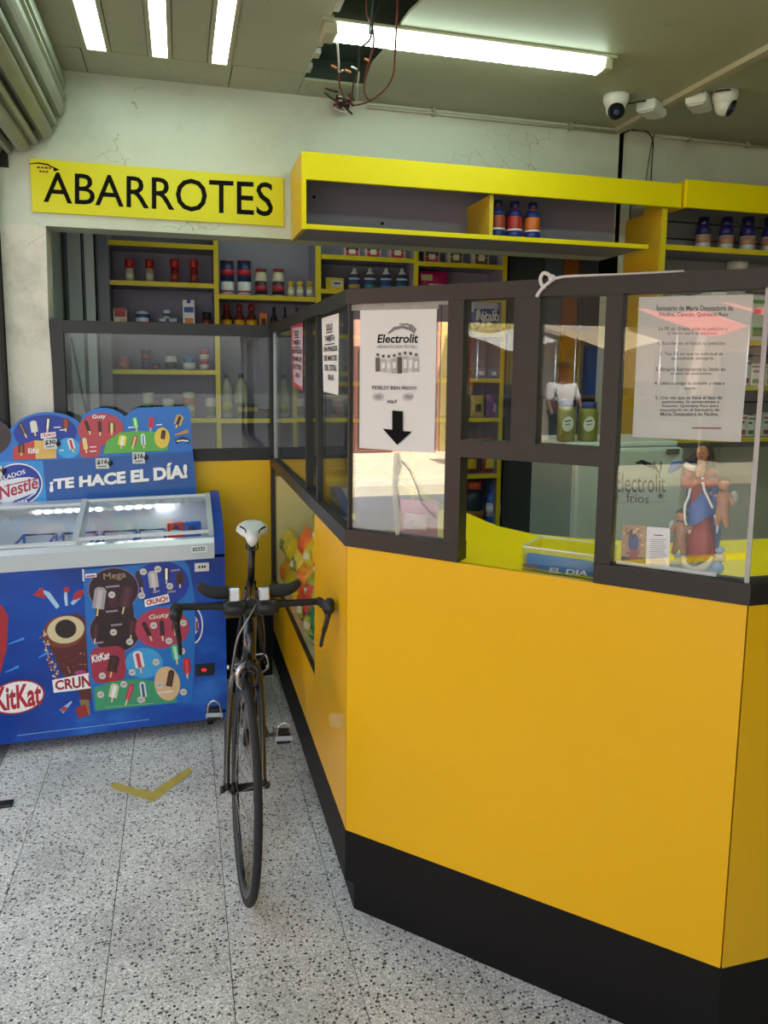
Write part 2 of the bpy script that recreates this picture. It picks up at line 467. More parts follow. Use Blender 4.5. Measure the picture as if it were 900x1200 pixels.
struct(MB().box((.75, -1.7, 0), (5.1, -1.6, ZC+.05), WALLM).build('wall_front'))  # unseen wall, put in and sized to keep the front counter run darker
struct(MB().box((5.0, -1.6, 0), (5.1, 5.2, ZC+.05), WALLM).build('wall_right'))
struct(MB().box((2.75, YB+.18, 0), (2.83, 5.15, ZC+.05), DARKIN).build('wall_inner_right'))
# chair-rail reveal behind the left pier: tall pale panels standing in the passage
for k, (xa, xb, y_, c_) in enumerate(((-.60, -.52, 4.62, '#aab0b4'), (-.515, -.455, 4.66, '#c3c6cc'), (-.45, -.38, 4.72, '#6d6f7a'))):
    p = thing('wall_panel', ['pale grey narrow wall panel nearest the plaster pier', 'brightest narrow grey wall panel inside the opening', 'dark slate narrow wall panel beside the yellow shelf post'][k], 'panel', (xa, y_, 0))
    MB().box((xa, y_, 0), (xb, y_+.03, 2.95), mat(c_, .4, var=.05, scale=2), .004).build('board', p)
    MB().box((xa+.003, y_-.004, 0), (xa+.012, y_, 2.95), mat('#4c5056', .5)).build('joint_strip', p)

# ---- ceiling: boarded part on the left, painted slab on the right
cl = MB().box((-.50, -1.6, ZC+.02), (.60, YB+.02, ZC+.06), mat('#6d6c62', .8)).build('ceiling_left')
struct(cl)
CZ = PZ(ZC)
yl = CZ.P(180, 60).y+.06
tro = [(CZ.P(95, 49).x, CZ.P(128, 51).x), (CZ.P(173, 56).x, CZ.P(201, 58).x), (CZ.P(244, 63).x, CZ.P(272, 66).x)]
bx = [-.50, CZ.P(97, 66).x, CZ.P(271, 84).x, .60]
for i in range(3):
    MB().box((bx[i]+.002, yl+.003, ZC), (bx[i+1]-.002, YB, ZC+.02), TILEC, .002).build('ceiling_board', cl)
xs = [-.50]+[v for ab in tro for v in ab]+[.60]
TL = 1.25
for i in range(4):
    MB().box((xs[2*i]+.002, yl-TL, ZC), (xs[2*i+1]-.002, yl-.003, ZC+.02), TILEC, .002).build('ceiling_board', cl)
for (a, b) in ((-1.6, -.55), (-.55, .6), (.6, yl-TL)):
    MB().box((-.498, a+.003, ZC), (.598, b-.003, ZC+.02), TILEC, .002).build('ceiling_board', cl)
ROOF = mat('#77766c', .9)
h = [CZ.P(x, y) for x, y in ((352, 93), (426, 98), (449, 58), (520, -40), (392, -40))]
hx0 = .62
e_a, e_b, e_c = CZ.P(426, 98), CZ.P(449, 58), CZ.P(505, -14)
hy1 = h[0].y; hy0 = 2.15
cr = MB()
cr.box((.60, hy1, ZC), (5.0, YB+.04, ZC+.012), CEILM)
cr.box((.60, -1.6, ZC), (5.0, hy0, ZC+.012), CEILM)
# ragged edge of the hole
N = 12
edge = []
for i in range(N+1):
    y = hy0+(hy1-hy0)*i/N
    xe = (e_a.x+(e_b.x-e_a.x)*(e_a.y-y)/(e_a.y-e_b.y)) if y > e_b.y else (e_b.x+(e_c.x-e_b.x)*(e_b.y-y)/(e_b.y-e_c.y))
    edge.append((min(xe, 1.25)+.012*math.sin(i*1.7), y))
for i in range(N):
    (xa, ya), (xb, yb_) = edge[i], edge[i+1]
    cr.hexa([(xa, ya, ZC), (5.0, ya, ZC), (5.0, yb_, ZC), (xb, yb_, ZC)], [(xa, ya, ZC+.012), (5.0, ya, ZC+.012), (5.0, yb_, ZC+.012), (xb, yb_, ZC+.012)], CEILM)
struct(cr.build('ceiling_right'))
HOLE = mat('#3f4a40', .85, var=.45, scale=6, key='hole_shade_dark')  # shade inside the ceiling hole is put into this dark colour
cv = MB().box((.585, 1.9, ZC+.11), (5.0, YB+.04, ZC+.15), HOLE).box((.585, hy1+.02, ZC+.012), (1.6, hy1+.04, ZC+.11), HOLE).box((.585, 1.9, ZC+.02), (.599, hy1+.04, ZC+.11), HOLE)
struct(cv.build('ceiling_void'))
# crumbled board edge along the hole
for i in range(9):
    y = hy0+.1+(hy1-hy0-.1)*i/9
    MB().box((.592, y, ZC-.004), (.612+.012*random.random(), y+.11*random.uniform(.5, 1), ZC+.02), mat('#b9b5a4', .9, var=.2, bump=.5), .004).build('broken_edge', cl)
struct(MB().box((-1.05, -1.8, 3.25), (5.4, 5.4, 6.2), mat('#b9b39f', .9)).build('wall_shade_block'))  # unseen block put in to shade the shop and the near road
# batten across the right ceiling and the thin conduit along the back wall
b0, b1 = CZ.P(905, 52), CZ.P(727, 150)
struct(MB().bar((b0.x, b0.y-1.2, ZC-.012), (b0.x, YB+.02, ZC-.012), .045, .024, mat('#b5ae94', .6)).build('trim_2'))
struct(MB().box((-1.6, 4.0, 0), (-.93, 4.3, 6.2), mat('#8c8577', .9, var=.2)).build('wall_outer_left'))
struct(MB().box((-.93, 3.905, 2.56), (-.735, 3.928, 2.80), mat('#161514', .8)).build('trim_4'))
struct(MB().box((-.87, 3.86, 0), (-.79, YB+.1, 2.75), mat('#1b1a19', .6), .004).build('trim_3'))

# ---- street outside (bright, seen mirrored in the counter glass)
ASPH = mat('#6f6d69', .9, var=.25, scale=3, key='asphalt')
PAVE = mat('#cfc3a6', .85, var=.15, scale=2, key='far_pavement')
struct(MB().box((-45, -45, -.3), (45, 45, -.16), ASPH).build('ground'))
struct(MB().box((-3.0, -4.0, -.16), (-.762, 20, -.012), mat('#8b8982', .8, var=.2, scale=4, key='near_pavement')).box((-.762, -4.0, -.16), (8, -1.602, -.012), mat('#8b8982', .8, var=.2, scale=4, key='near_pavement')).build('sidewalk'))
KY = mat('#e8c414', .7, var=.15, scale=8)
struct(MB().box((-3.2, -4.2, -.16), (-3.0, 20, -.008), KY).box((-3.0, -4.2, -.16), (8, -4.0, -.008), KY).build('kerb_near'))
struct(MB().box((-12.1, -40, -.16), (-8.0, 30, -.02), PAVE).build('sidewalk_far'))
struct(MB().box((-8.0, -40, -.16), (-7.8, 30, -.015), PAVE).build('kerb_far'))
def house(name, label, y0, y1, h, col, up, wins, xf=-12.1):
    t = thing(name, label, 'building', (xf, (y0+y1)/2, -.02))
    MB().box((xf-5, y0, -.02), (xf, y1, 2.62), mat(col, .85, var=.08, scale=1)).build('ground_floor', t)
    MB().box((xf-5, y0, 2.62), (xf, y1, h), mat(up, .9, var=.1, scale=1)).build('shade_dark_upper_floor', t)  # upper storey shade put into a dark colour, keeping the reflections dim
    MB().box((xf-5, y0, h), (xf+.15, y1, h+.2), mat('#8d8474', .9)).build('cornice', t)
    for (a, b, z0, z1, fc, pc) in wins:
        f = MB().box((xf, a, z0), (xf+.06, b, z1), mat(fc, .5)).build('window', t)
        MB().box((xf+.055, a+.07, z0+.07), (xf+.075, b-.07, z1-.07), mat(pc, .3, var=.1)).build('pane', f)
    return t
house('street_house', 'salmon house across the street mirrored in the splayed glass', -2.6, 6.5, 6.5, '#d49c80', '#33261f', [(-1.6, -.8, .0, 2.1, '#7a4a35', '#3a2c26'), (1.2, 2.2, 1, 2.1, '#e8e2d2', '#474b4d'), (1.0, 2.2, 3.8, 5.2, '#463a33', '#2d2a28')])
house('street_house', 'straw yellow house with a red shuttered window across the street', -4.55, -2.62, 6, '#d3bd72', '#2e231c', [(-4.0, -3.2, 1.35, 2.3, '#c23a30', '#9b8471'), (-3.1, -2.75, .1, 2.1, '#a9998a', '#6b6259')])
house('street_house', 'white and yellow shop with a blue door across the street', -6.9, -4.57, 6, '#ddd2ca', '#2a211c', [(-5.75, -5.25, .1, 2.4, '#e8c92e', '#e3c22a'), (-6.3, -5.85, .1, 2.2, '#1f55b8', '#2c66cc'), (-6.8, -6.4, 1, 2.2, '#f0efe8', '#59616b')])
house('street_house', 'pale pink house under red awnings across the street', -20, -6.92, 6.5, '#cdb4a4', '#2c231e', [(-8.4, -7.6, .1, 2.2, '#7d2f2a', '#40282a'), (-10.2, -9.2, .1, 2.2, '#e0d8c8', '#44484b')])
def tarp(name, label, y0, y1, z0, z1, x0, x1, col, cat='awning'):
    t = thing(name, label, cat, (x0, (y0+y1)/2, -.02))
    n = 8; vs_ = []; fs = []
    for i in range(n+1):
        for j in range(5):
            u, v = i/n, j/4
            vs_.append((x0+(x1-x0)*v, y0+(y1-y0)*u, z0+(z1-z0)*v-.18*math.sin(PI*u)*(.3+.7*v)+.04*math.sin(u*9)))
    for i in range(n):
        for j in range(4): fs.append((i*5+j, (i+1)*5+j, (i+1)*5+j+1, i*5+j+1))
    k = len(vs_)
    vs_ += [(a, b, c-.012) for a, b, c in vs_]; fs += [[q+k for q in f][::-1] for f in fs]
    MB().add(vs_, fs, mat(col, .7, var=.06, scale=3), True).build('canvas', t)
    for y in (y0+.05, y1-.05):
        MB().tube([(x1+.02, y, -.02), (x1, y, z1)], .025, CHROME, 8).build('pole', t)
    return t
tarp('street_awning', 'white canvas awning before the red shuttered window', -4.45, -2.75, 2.5, 2.22, -12.0, -10.6, '#efeae0')
tarp('street_awning', 'beige canvas awning before the white and yellow shop', -6.6, -4.65, 2.6, 2.25, -12.0, -10.4, '#d9c6a2')
tarp('street_awning', 'red awning nearer the white and yellow shop', -8.8, -7.0, 3.0, 2.6, -12.0, -10.6, '#e04a44')
tarp('street_awning', 'red awning farther from the white and yellow shop', -11.0, -9.1, 3.2, 2.75, -12.0, -10.4, '#e2504a')
def stall(label, y0, y1, c):  # added dark stalls that dim the lower part of the glass reflections
    t = thing('added_dark_stall', label, 'stall', (-9.6, (y0+y1)/2, -.02))
    MB().box((-9.9, y0, -.02), (-9.3, y1, 1.18), mat(c, .95, var=.15, scale=4)).build('cloth', t)
    MB().box((-10.0, y0-.05, 1.18), (-9.2, y1+.05, 1.23), mat('#3c2d22', .9)).build('table_top', t)
    k = 0; y = y0+.1
    while y < y1-.3:
        MB().box((-9.8, y, 1.23), (-9.45, y+.28, 1.36+.06*(k % 3)), mat(['#2a2420', '#3a3a34', '#241c22'][k % 3], .8), .01).build('crate', t)
        y += .36; k += 1
stall('added dark stall dimming the reflection before the straw yellow house', -4.5, -3.95, '#23211f')
stall('added dark stall dimming the reflection before the white and yellow shop', -6.7, -4.7, '#1f1d1e')
stall('added dark stall dimming the reflection under the red awnings', -10.6, -7.2, '#26211f')
stall('short added dark stall dimming the reflection beside the salmon house', -3.5, -2.3, '#24211f')
# passer-by in a white shirt
pers = thing('person', 'person in white shirt dark cap and dark trousers standing across the street', 'person', (-9.6, -3.5, -.02))
bx_, by_ = -9.6, -3.5
bx_ += 1.0; pers.location.x += 1.0
V = [(bx_, by_, .95), (bx_, by_, 1.15), (bx_, by_, 1.38), (bx_, by_, 1.50), (bx_, by_, 1.62), (bx_+.02, by_, 1.72),
     (bx_, by_-.19, 1.42), (bx_+.05, by_-.27, 1.17), (bx_+.24, by_-.2, 1.08), (bx_, by_+.19, 1.42), (bx_+.04, by_+.28, 1.16), (bx_+.16, by_+.26, .95),
     (bx_, by_-.1, .90), (bx_+.02, by_-.11, .5), (bx_, by_-.11, .08), (bx_+.13, by_-.11, .03), (bx_, by_+.1, .90), (bx_+.03, by_+.12, .5), (bx_, by_+.12, .08), (bx_+.13, by_+.12, .03)]
E_ = [(0, 1), (1, 2), (2, 3), (3, 4), (4, 5), (2, 6), (6, 7), (7, 8), (2, 9), (9, 10), (10, 11), (0, 12), (12, 13), (13, 14), (14, 15), (0, 16), (16, 17), (17, 18), (18, 19)]
R_ = [.15, .15, .15, .06, .09, .08, .06, .045, .035, .06, .045, .035, .09, .065, .045, .04, .09, .065, .045, .04]
skin('body', V, E_, R_, mat('#8a5f48', .6), pers, 1)
V2 = V[:3]+[V[6], V[7], V[9], V[10]]
skin('shirt', V2, [(0, 1), (1, 2), (2, 3), (3, 4), (2, 5), (5, 6)], [.17, .17, .17, .08, .065, .08, .065], mat('#f1efea', .8), pers, 1)
skin('trousers', [V[0], V[12], V[13], V[14], V[16], V[17], V[18]], [(0, 1), (1, 2), (2, 3), (0, 4), (4, 5), (5, 6)], [.165, .105, .08, .06, .105, .08, .06], mat('#2b2e38', .9), pers, 1)
MB().lathe([(.115, 0), (.11, .06), (.07, .1), (0, .115)], mat('#1d1f22', .8), (bx_, by_, 1.70)).box((bx_+.06, by_-.07, 1.70), (bx_+.2, by_+.07, 1.712), mat('#1d1f22', .8)).build('cap', pers)

# ================================================================== COUNTER
def rbox(mb, o_, d_, s0, s1, w0, w1, z0, z1, m, inw=None, t0=0.0, t1=0.0):
    d = Vector((d_[0], d_[1])).normalized(); n = Vector(inw) if inw else Vector((-d.y, d.x))
    o2 = Vector((o_[0], o_[1]))
    pts = [o2+d*(s0+t0*w0)+n*w0, o2+d*(s1+t1*w0)+n*w0, o2+d*(s1+t1*w1)+n*w1, o2+d*(s0+t0*w1)+n*w1]
    mb.hexa([(p.x, p.y, z0) for p in pts], [(p.x, p.y, z1) for p in pts], m)
    return mb
r2 = math.sqrt(.5)
SIDE = dict(o_=(S_X, S_Y), d_=(0, 1), inw=(1, 0))
SPL = dict(o_=(S_X, S_Y), d_=(1, -1), inw=(r2, r2))
FRT = dict(o_=(Q_X, Q_Y), d_=(1, 0), inw=(0, 1))
LS = YB-.05-S_Y
LP = math.hypot(Q_X-S_X, Q_Y-S_Y)
LF = 2.6
K = math.tan(math.radians(22.5))
ZK, ZL, ZG, ZT0, ZT1 = .275, 1.155, 1.203, 1.836, 1.876
ct = thing('shop_counter', 'large yellow laminate shop counter with splayed corner and black base', 'counter', (S_X+.2, S_Y+.2, 0))
m_ = MB(); rbox(m_, s0=0, s1=.538, w0=0, w1=.018, z0=ZK, z1=ZL-.004, m=AMBER, t0=K, **SIDE); m_.build('side_panel', ct)
m_ = MB(); rbox(m_, s0=.540, s1=LS, w0=0, w1=.018, z0=ZK, z1=.548, m=AMBER, **SIDE); m_.build('lower_side_panel', ct)
m_ = MB(); rbox(m_, s0=.002, s1=LP-.002, w0=0, w1=.018, z0=ZK, z1=ZL-.002, m=AMBER, t0=K, t1=-K, **SPL); m_.build('splayed_panel', ct)
m_ = MB(); rbox(m_, s0=.002, s1=LF, w0=0, w1=.018, z0=ZK, z1=ZL-.002, m=AMBER, t0=K, **FRT); m_.build('front_panel', ct)
for nm, run, L, a0, a1 in (('side', SIDE, LS, K, 0), ('splayed', SPL, LP, K, -K), ('front', FRT, LF, K, 0)):
    m_ = MB(); rbox(m_, s0=0, s1=L, w0=-.001, w1=.02, z0=.112, z1=ZK, m=KICK, t0=a0, t1=a1, **run); m_.build('kickboard', ct)
    m_ = MB(); rbox(m_, s0=0, s1=L, w0=.03, w1=.05, z0=0, z1=.112, m=KICK, t0=a0, t1=a1, **run); m_.build('toe_board', ct)
CREAM = mat('#e2d6a0', .6, var=.08, scale=3, key='cream_lining')
m_ = MB(); rbox(m_, s0=.54, s1=LS, w0=.44, w1=.455, z0=.50, z1=1.10, m=CREAM, **SIDE); m_.build('display_back', ct)
m_ = MB(); rbox(m_, s0=.54, s1=LS, w0=.018, w1=.44, z0=.525, z1=.545, m=CREAM, **SIDE); m_.build('display_shelf', ct)
m_ = MB(); rbox(m_, s0=LS-.02, s1=LS, w0=.018, w1=.44, z0=.545, z1=1.10, m=CREAM, **SIDE); m_.build('display_end', ct)
m_ = MB(); rbox(m_, s0=.52, s1=.538, w0=.018, w1=.44, z0=.545, z1=1.10, m=CREAM, **SIDE); m_.build('display_end', ct)
m_ = MB(); rbox(m_, s0=.541, s1=LS-.001, w0=.004, w1=.010, z0=.552, z1=ZL-.004, m=ACRYL, **SIDE); m_.build('display_pane', ct)
m_ = MB(); rbox(m_, s0=.538, s1=LS, w0=-.001, w1=.016, z0=.546, z1=.552, m=BLACKFR, **SIDE); m_.build('display_edge', ct)
m_ = MB(); rbox(m_, s0=LS, s1=LS+.05, w0=-.004, w1=.05, z0=.112, z1=ZL, m=BLACKFR, **SIDE); m_.build('end_post', ct)
# sticker residue square on the side panel near its lower corner
Art(PX(S_X), .0004).rrect(((386, 836), (402, 836), (403, 852), (387, 853)), mat('#d9b766', .35), .2).build('tape_residue', ct)

wt = thing('counter_worktop', 'lemon yellow worktop behind the counter glass', 'worktop', (.75, 2.2, 1.1))
wp = [(S_X+.02, S_Y+.545), (S_X+.02, S_Y+.02*K), (Q_X+.02*K, Q_Y+.02), (Q_X+LF, Q_Y+.02), (Q_X+LF, Q_Y+.50), (1.43, 1.95), (1.20, 2.06), (1.08, 2.16), (1.02, 2.30), (1.0, S_Y+.545)]
MB().prism(wp, 1.112, 1.14, WORKT).build('slab', wt)
MB().prism([(S_X+.02, S_Y+.547), (1.0, S_Y+.547), (1.0, YB-.06), (S_X+.02, YB-.06)], 1.128, 1.136, GLASS).build('added_glass_top', wt)  # glass run put in so that light reaches the candy display
MB().box((.985, S_Y+.547, 1.112), (1.0, YB-.06, 1.128), LEMON).build('edge_strip', wt)

gp = thing('glass_partition', 'dark framed glass partition standing on the yellow counter', 'partition', (S_X+.1, S_Y+.1, ZL))
for nm, run, L, a0, a1, e in (('side', SIDE, LS, K, 0, .05), ('splayed', SPL, LP, K, -K, 0), ('front', FRT, LF, K, 0, 0)):
    if nm != 'splayed':
        m_ = MB(); rbox(m_, s0=0, s1=L+e, w0=-.006, w1=.05, z0=ZL, z1=ZG, m=BLACKFR, t0=a0, t1=a1, **run); m_.build('bottom_rail', gp)
    m_ = MB(); rbox(m_, s0=0, s1=L+e, w0=-.006, w1=.05, z0=ZT0, z1=ZT1, m=BLACKFR, t0=a0, t1=a1, **run); m_.build('top_rail', gp)
def post(run, s0, s1, z0=ZG, z1=ZT0, m=BLACKFR, w0=-.004, w1=.045, nm='post'):
    m_ = MB(); rbox(m_, s0=s0, s1=s1, w0=w0, w1=w1, z0=z0, z1=z1, m=m, **run); return m_.build(nm, gp)
def pane(run, s0, s1, z0, z1, w=.012, m=GLASS):
    m_ = MB(); rbox(m_, s0=s0, s1=s1, w0=w, w1=w+.005, z0=z0, z1=z1, m=m, **run); return m_.build('pane', gp)
CH = Plane((S_X, S_Y, 0), (-1, -1, 0))
dS = Vector((r2, -r2, 0))
def sC(px, py): return (CH.P(px, py)-Vector((S_X, S_Y, 0))).dot(dS)
zm0, zm1 = CH.P(620, 541).z, CH.P(620, 520).z
sa0, sa1 = sC(523, 500), sC(541, 500)
sc0, sc1 = sC(704, 500), sC(723, 500)
sb0, sb1 = sC(606, 430), sC(631, 430)
for s0_, s1_, ta, tb in ((0, sa1, K, 0), (sc0, LP, 0, -K)):
    m_ = MB(); rbox(m_, s0=s0_, s1=s1_, w0=-.006, w1=.05, z0=ZL, z1=ZG, m=BLACKFR, t0=ta, t1=tb, **SPL); m_.build('bottom_rail', gp)
post(SPL, sa0, sa1); post(SPL, sc0, sc1); post(SPL, sb0, sb1, zm1, ZT0)
post(SPL, sb0-.012, sb0, zm1, ZT0, BLACKP, .0, .02, 'slider_edge')
m_ = MB(); rbox(m_, s0=sa1, s1=sc0, w0=-.004, w1=.045, z0=zm0, z1=zm1, m=BLACKFR, **SPL); m_.build('middle_rail', gp)
pane(SPL, .004, sa0, ZG, ZT0, m=FILM)
pane(SPL, sa1, sb0, zm1, ZT0); pane(SPL, sb1, sc0, zm1, ZT0)
pane(SPL, sc1, LP-.006, ZG, ZT0)
pane(FRT, .01, LF, ZG, ZT0)
ALU = mat('#8d9094', .35, .9, var=.06, key='aluminium_channel')
post(SPL, LP-.012, LP-.002, m=ALU, w0=.0, w1=.02, nm='corner_channel')
post(SPL, .0, .006, m=BLACKFR, w0=.002, w1=.02, nm='corner_channel')
y357, y371 = PX(S_X).P(357, 500).y-S_Y, PX(S_X).P(371.5, 500).y-S_Y
post(SIDE, y357-.012, y357+.012, w0=.004, w1=.03, nm='slider_edge'); post(SIDE, y371-.012, y371+.012, w0=.0, w1=.03, nm='slider_edge')
post(SIDE, LS, LS+.05, w0=-.004, w1=.05)
post(SIDE, LS-.06, LS-.052, w0=.004, w1=.02, m=ALU, nm='alu_strip')
pane(SIDE, .01, y371-.01, ZG, ZT0, .010); pane(SIDE, y371-.01, y357+.01, ZG, ZT0, .024); pane(SIDE, y357-.01, LS, ZG, ZT0, .012)

# ---- back counter with its own glazed frame
bc = thing('back_counter', 'yellow back counter with black base behind the ice cream freezer', 'counter', (-.1, YB, 0))
MB().box((-.585, YB, .34), (S_X-.002, YB+.02, 1.182), AMBER).build('front_panel', bc)
MB().box((-.585, YB+.005, .0), (S_X-.002, YB+.02, .34), KICK).build('kickboard', bc)
MB().box((-.585, YB+.02, 1.13), (S_X+.54, YB+.34, 1.16), DARKIN).build('top', bc)
bp_ = thing('back_glass_frame', 'black framed glass screen filling the opening under the wall sign', 'partition', (-.1, YB, 1.182))
MB().box((-.585, YB-.004, 1.182), (S_X-.006, YB+.045, 1.243), BLACKFR).build('bottom_rail', bp_)
MB().box((-.588, YB-.004, 1.818), (S_X-.006, YB+.045, 1.876), BLACKFR).build('top_rail', bp_)
MB().box((-.588, YB-.006, 1.243), (-.533, YB+.045, 1.885), BLACKFR).build('post', bp_)
MB().box((-.533, YB+.015, 1.243), (S_X-.006, YB+.02, 1.818), GLASS).build('pane', bp_)
MB().tube([(-.505, YB+.06, 1.80), (-.47, YB+.06, 1.55), (-.42, YB+.06, 1.25)], .006, BLACKP, 6).build('stay_rod', bp_)
# ================================================================== SHOP SIGN
W0 = PY(YB)
sg = thing('shop_sign', 'long yellow wall sign reading ABARROTES in black capitals', 'sign', (-.05, YB, 2.37))
sgp = PY(YB-.012)
m_ = MB(); q = [W0.P(36, 187), W0.P(332, 209), W0.P(332, 266), W0.P(38, 248)]
x0, x1, z0, z1 = -.642, .527, 2.369, 2.606
MB().box((x0, YB-.012, z0), (x1, YB-.0005, z1), mat('#dcd303', .4, var=.03, scale=4, key='sign_yellow'), .001).build('board', sg)
a = Art(sgp, .0002); a.text('ABARROTES', ((51, 201), (320, 214), (320, 254), (51, 237)), INK, .006); a.build('lettering', sg)
a = Art(sgp, .0002); a.line([(34, 192), (45, 191), (56, 193), (66, 198)], [1, 1.6, 1.8, 1], INK); a.poly([(62, 195), (70, 199), (63, 201)], INK)
[a.line([(x_, y_+(x_-43)*.06), (x_+w_, y_+(x_+w_-43)*.06)], 2.2, mat('#7a2a12', .6)) for x_, y_, w_ in ((43, 196, 4), (48, 196, 3), (52, 196, 4), (57, 196, 3), (46, 200.5, 3), (50, 200.5, 2.5), (53.5, 200.5, 3))]; a.build('small_logo', sg)

# ================================================================== OVERHEAD SHELVES
def overhead():
    Y = 3.57
    t = thing('overhead_shelf', 'long yellow overhead wall shelf holding three juice bottles', 'shelf', (1.5, YB, 2.3))
    xl, xr = .565, 2.585
    MB().box((xl, Y, 2.523), (xr, Y+.02, 2.645), LEMON, .002).build('fascia', t)
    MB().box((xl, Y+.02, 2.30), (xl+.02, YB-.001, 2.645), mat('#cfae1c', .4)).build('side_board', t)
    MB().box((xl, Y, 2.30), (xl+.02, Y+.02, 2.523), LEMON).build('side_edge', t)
    MB().box((xl+.02, Y+.02, 2.625), (2.40, YB-.001, 2.643), LILAC).build('top_board', t)
    MB().box((xl+.02, YB-.02, 2.323), (2.40, YB-.001, 2.625), LILAC).build('back_board', t)
    MB().box((xl+.021, Y+.015, 2.305), (2.40, YB-.021, 2.322), LILAC).build('shelf_board', t)
    MB().box((xl+.02, Y, 2.302), (2.40, Y+.015, 2.324), LEMON).build('shelf_edge', t)
    xd = at(574, 250, Y+.05).x
    MB().box((xd-.01, Y+.03, 2.324), (xd+.01, YB-.021, 2.523), mat('#cfae1c', .4)).build('divider', t)
    for px, py in ((368, 231), (448, 262)):
        p = PY(YB-.021).P(px, py)
        MB().lathe([(.008, 0), (.008, .004)], INK, p, 8, axis=(0, -1, 0)).build('screw_hole', t)
    return t
overhead()
t = thing('pharmacy_shelf', 'tall yellow pharmacy shelving with grey slatted back behind the cashier', 'shelf', (3.2, YB, 0))
Y2 = 3.60
xs0 = at(778, 300, Y2).x
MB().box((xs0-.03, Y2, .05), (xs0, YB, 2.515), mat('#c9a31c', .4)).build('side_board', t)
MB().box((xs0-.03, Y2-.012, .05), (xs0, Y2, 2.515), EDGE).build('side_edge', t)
xf = 2.592; YFa = 3.54
MB().box((xf, YFa, 2.52), (4.9, YFa+.02, 2.662), LEMON, .002).build('fascia', t)
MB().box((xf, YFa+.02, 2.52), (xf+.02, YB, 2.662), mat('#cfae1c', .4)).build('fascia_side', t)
MB().box((xf+.02, YFa+.02, 2.64), (4.9, YB, 2.66), LILAC).build('top_board', t)
zz = 1.2
while zz < 2.62:
    MB().box((xs0, YB-.012, zz), (4.9, YB+.01, zz+.085), mat('#8b8d91', .5, var=.05, key='slat_board')).build('back_slat', t)
    zz += .095
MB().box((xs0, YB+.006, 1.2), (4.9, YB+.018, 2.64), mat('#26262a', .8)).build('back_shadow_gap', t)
PH = {}
for nm, pxy in (('top', (840, 293)), ('a', (885, 344)), ('b', (885, 402)), ('c', (885, 455)), ('d', (885, 515))):
    z = at(pxy[0], pxy[1], Y2).z; PH[nm] = z
    if nm == 'a': continue
    MB().box((xs0, Y2+.012, z-.012), (4.9, YB-.013, z+.012), LILAC).build('shelf_board', t)
    MB().box((xs0, Y2, z-.013), (4.9, Y2+.012, z+.014), EDGE).build('shelf_edge', t)

# ================================================================== BACK SHELVING (five posts, four bays)
YS = 4.75; YK = 5.02
sh = thing('wall_shelving', 'yellow edged grocery shelving along the back room wall', 'shelf', (.9, 5.0, 0))
posts = [at(124, 300, YS).x, at(253, 300, YS).x, at(373, 300, YS).x, at(488, 300, YS).x, at(592, 320, YS).x]
pw = .026
MB().box((posts[0], YK, .1), (posts[4], YK+.02, 2.75), LILAC).build('back_board', sh)
for i, x in enumerate(posts):
    w = pw*(1.25 if i == 2 else 1)
    MB().box((x-w/2, YS+.012, .1), (x+w/2, YK, 2.75), LILAC).build('upright', sh)
    MB().box((x-w/2-.001, YS, .1), (x+w/2+.001, YS+.012, 2.75), EDGE).build('upright_edge', sh)
SZ = {}
def bay(i, specs):
    for k, (px, py) in enumerate(specs):
        z = at(px, py, YS).z; SZ[(i, k)] = z+.014
        a_, b_ = posts[i]+pw/2, posts[i+1]-pw/2
        d = YS if k or i else YS
        MB().box((a_, YS+.012, z-.011), (b_, YK, z+.011), LILAC).build('shelf_board', sh)
        MB().box((a_, YS, z-.014), (b_, YS+.012, z+.014), EDGE).build('shelf_edge', sh)
bay(0, [(190, 287), (190, 333), (190, 385), (190, 436), (200, 493), (200, 560)])
bay(1, [(310, 349), (290, 389), (310, 493), (310, 560)])
bay(2, [(430, 303), (430, 343), (430, 395), (430, 450), (400, 493), (400, 560)])
bay(3, [(540, 311), (540, 350), (570, 392), (570, 446), (570, 492), (570, 558), (570, 617)])
# doors and panels at the right end of the back room
for nm, lb, xa, xb, c_, Y in (('room_door', 'slate grey door at the right end of the grocery shelving', 597, 637, '#4a4d52', 4.9), ('room_door', 'teal grey narrow door between slate door and orange panel', 638, 660, '#67727a', 4.92), ('room_door', 'orange brown wooden door panel in the back room', 661, 681, '#a8641c', 4.92), ('room_door', 'dark brown door beside the pharmacy shelving', 682, 752, '#2c211c', 4.92)):
    A, B = at(xa, 320, Y).x, at(xb, 320, Y).x
    d_ = thing(nm, lb, 'door', ((A+B)/2, Y, 0))
    MB().box((A, Y, .0), (B, Y+.03, 2.6), mat(c_, .5, var=.12, scale=4), .003).build('leaf', d_)
    MB().box((A+.02, Y-.006, .2), (B-.02, Y, 1.1), mat(c_, .45, var=.12, scale=4), .003).build('raised_panel', d_)
    MB().box((A+.02, Y-.006, 1.2), (B-.02, Y, 2.5), mat(c_, .45, var=.12, scale=4), .003).build('raised_panel', d_)
pp = thing('water_pipe', 'pair of thin grey pipes standing before the dark door', 'pipe', (at(685, 320, 4.85).x, 4.85, 0))
for px in (682.5, 687): MB().tube([(at(px, 320, 4.85).x, 4.85, 0), (at(px, 320, 4.85).x, 4.85, 2.32)], .008, ALU, 8).build('pipe', pp)

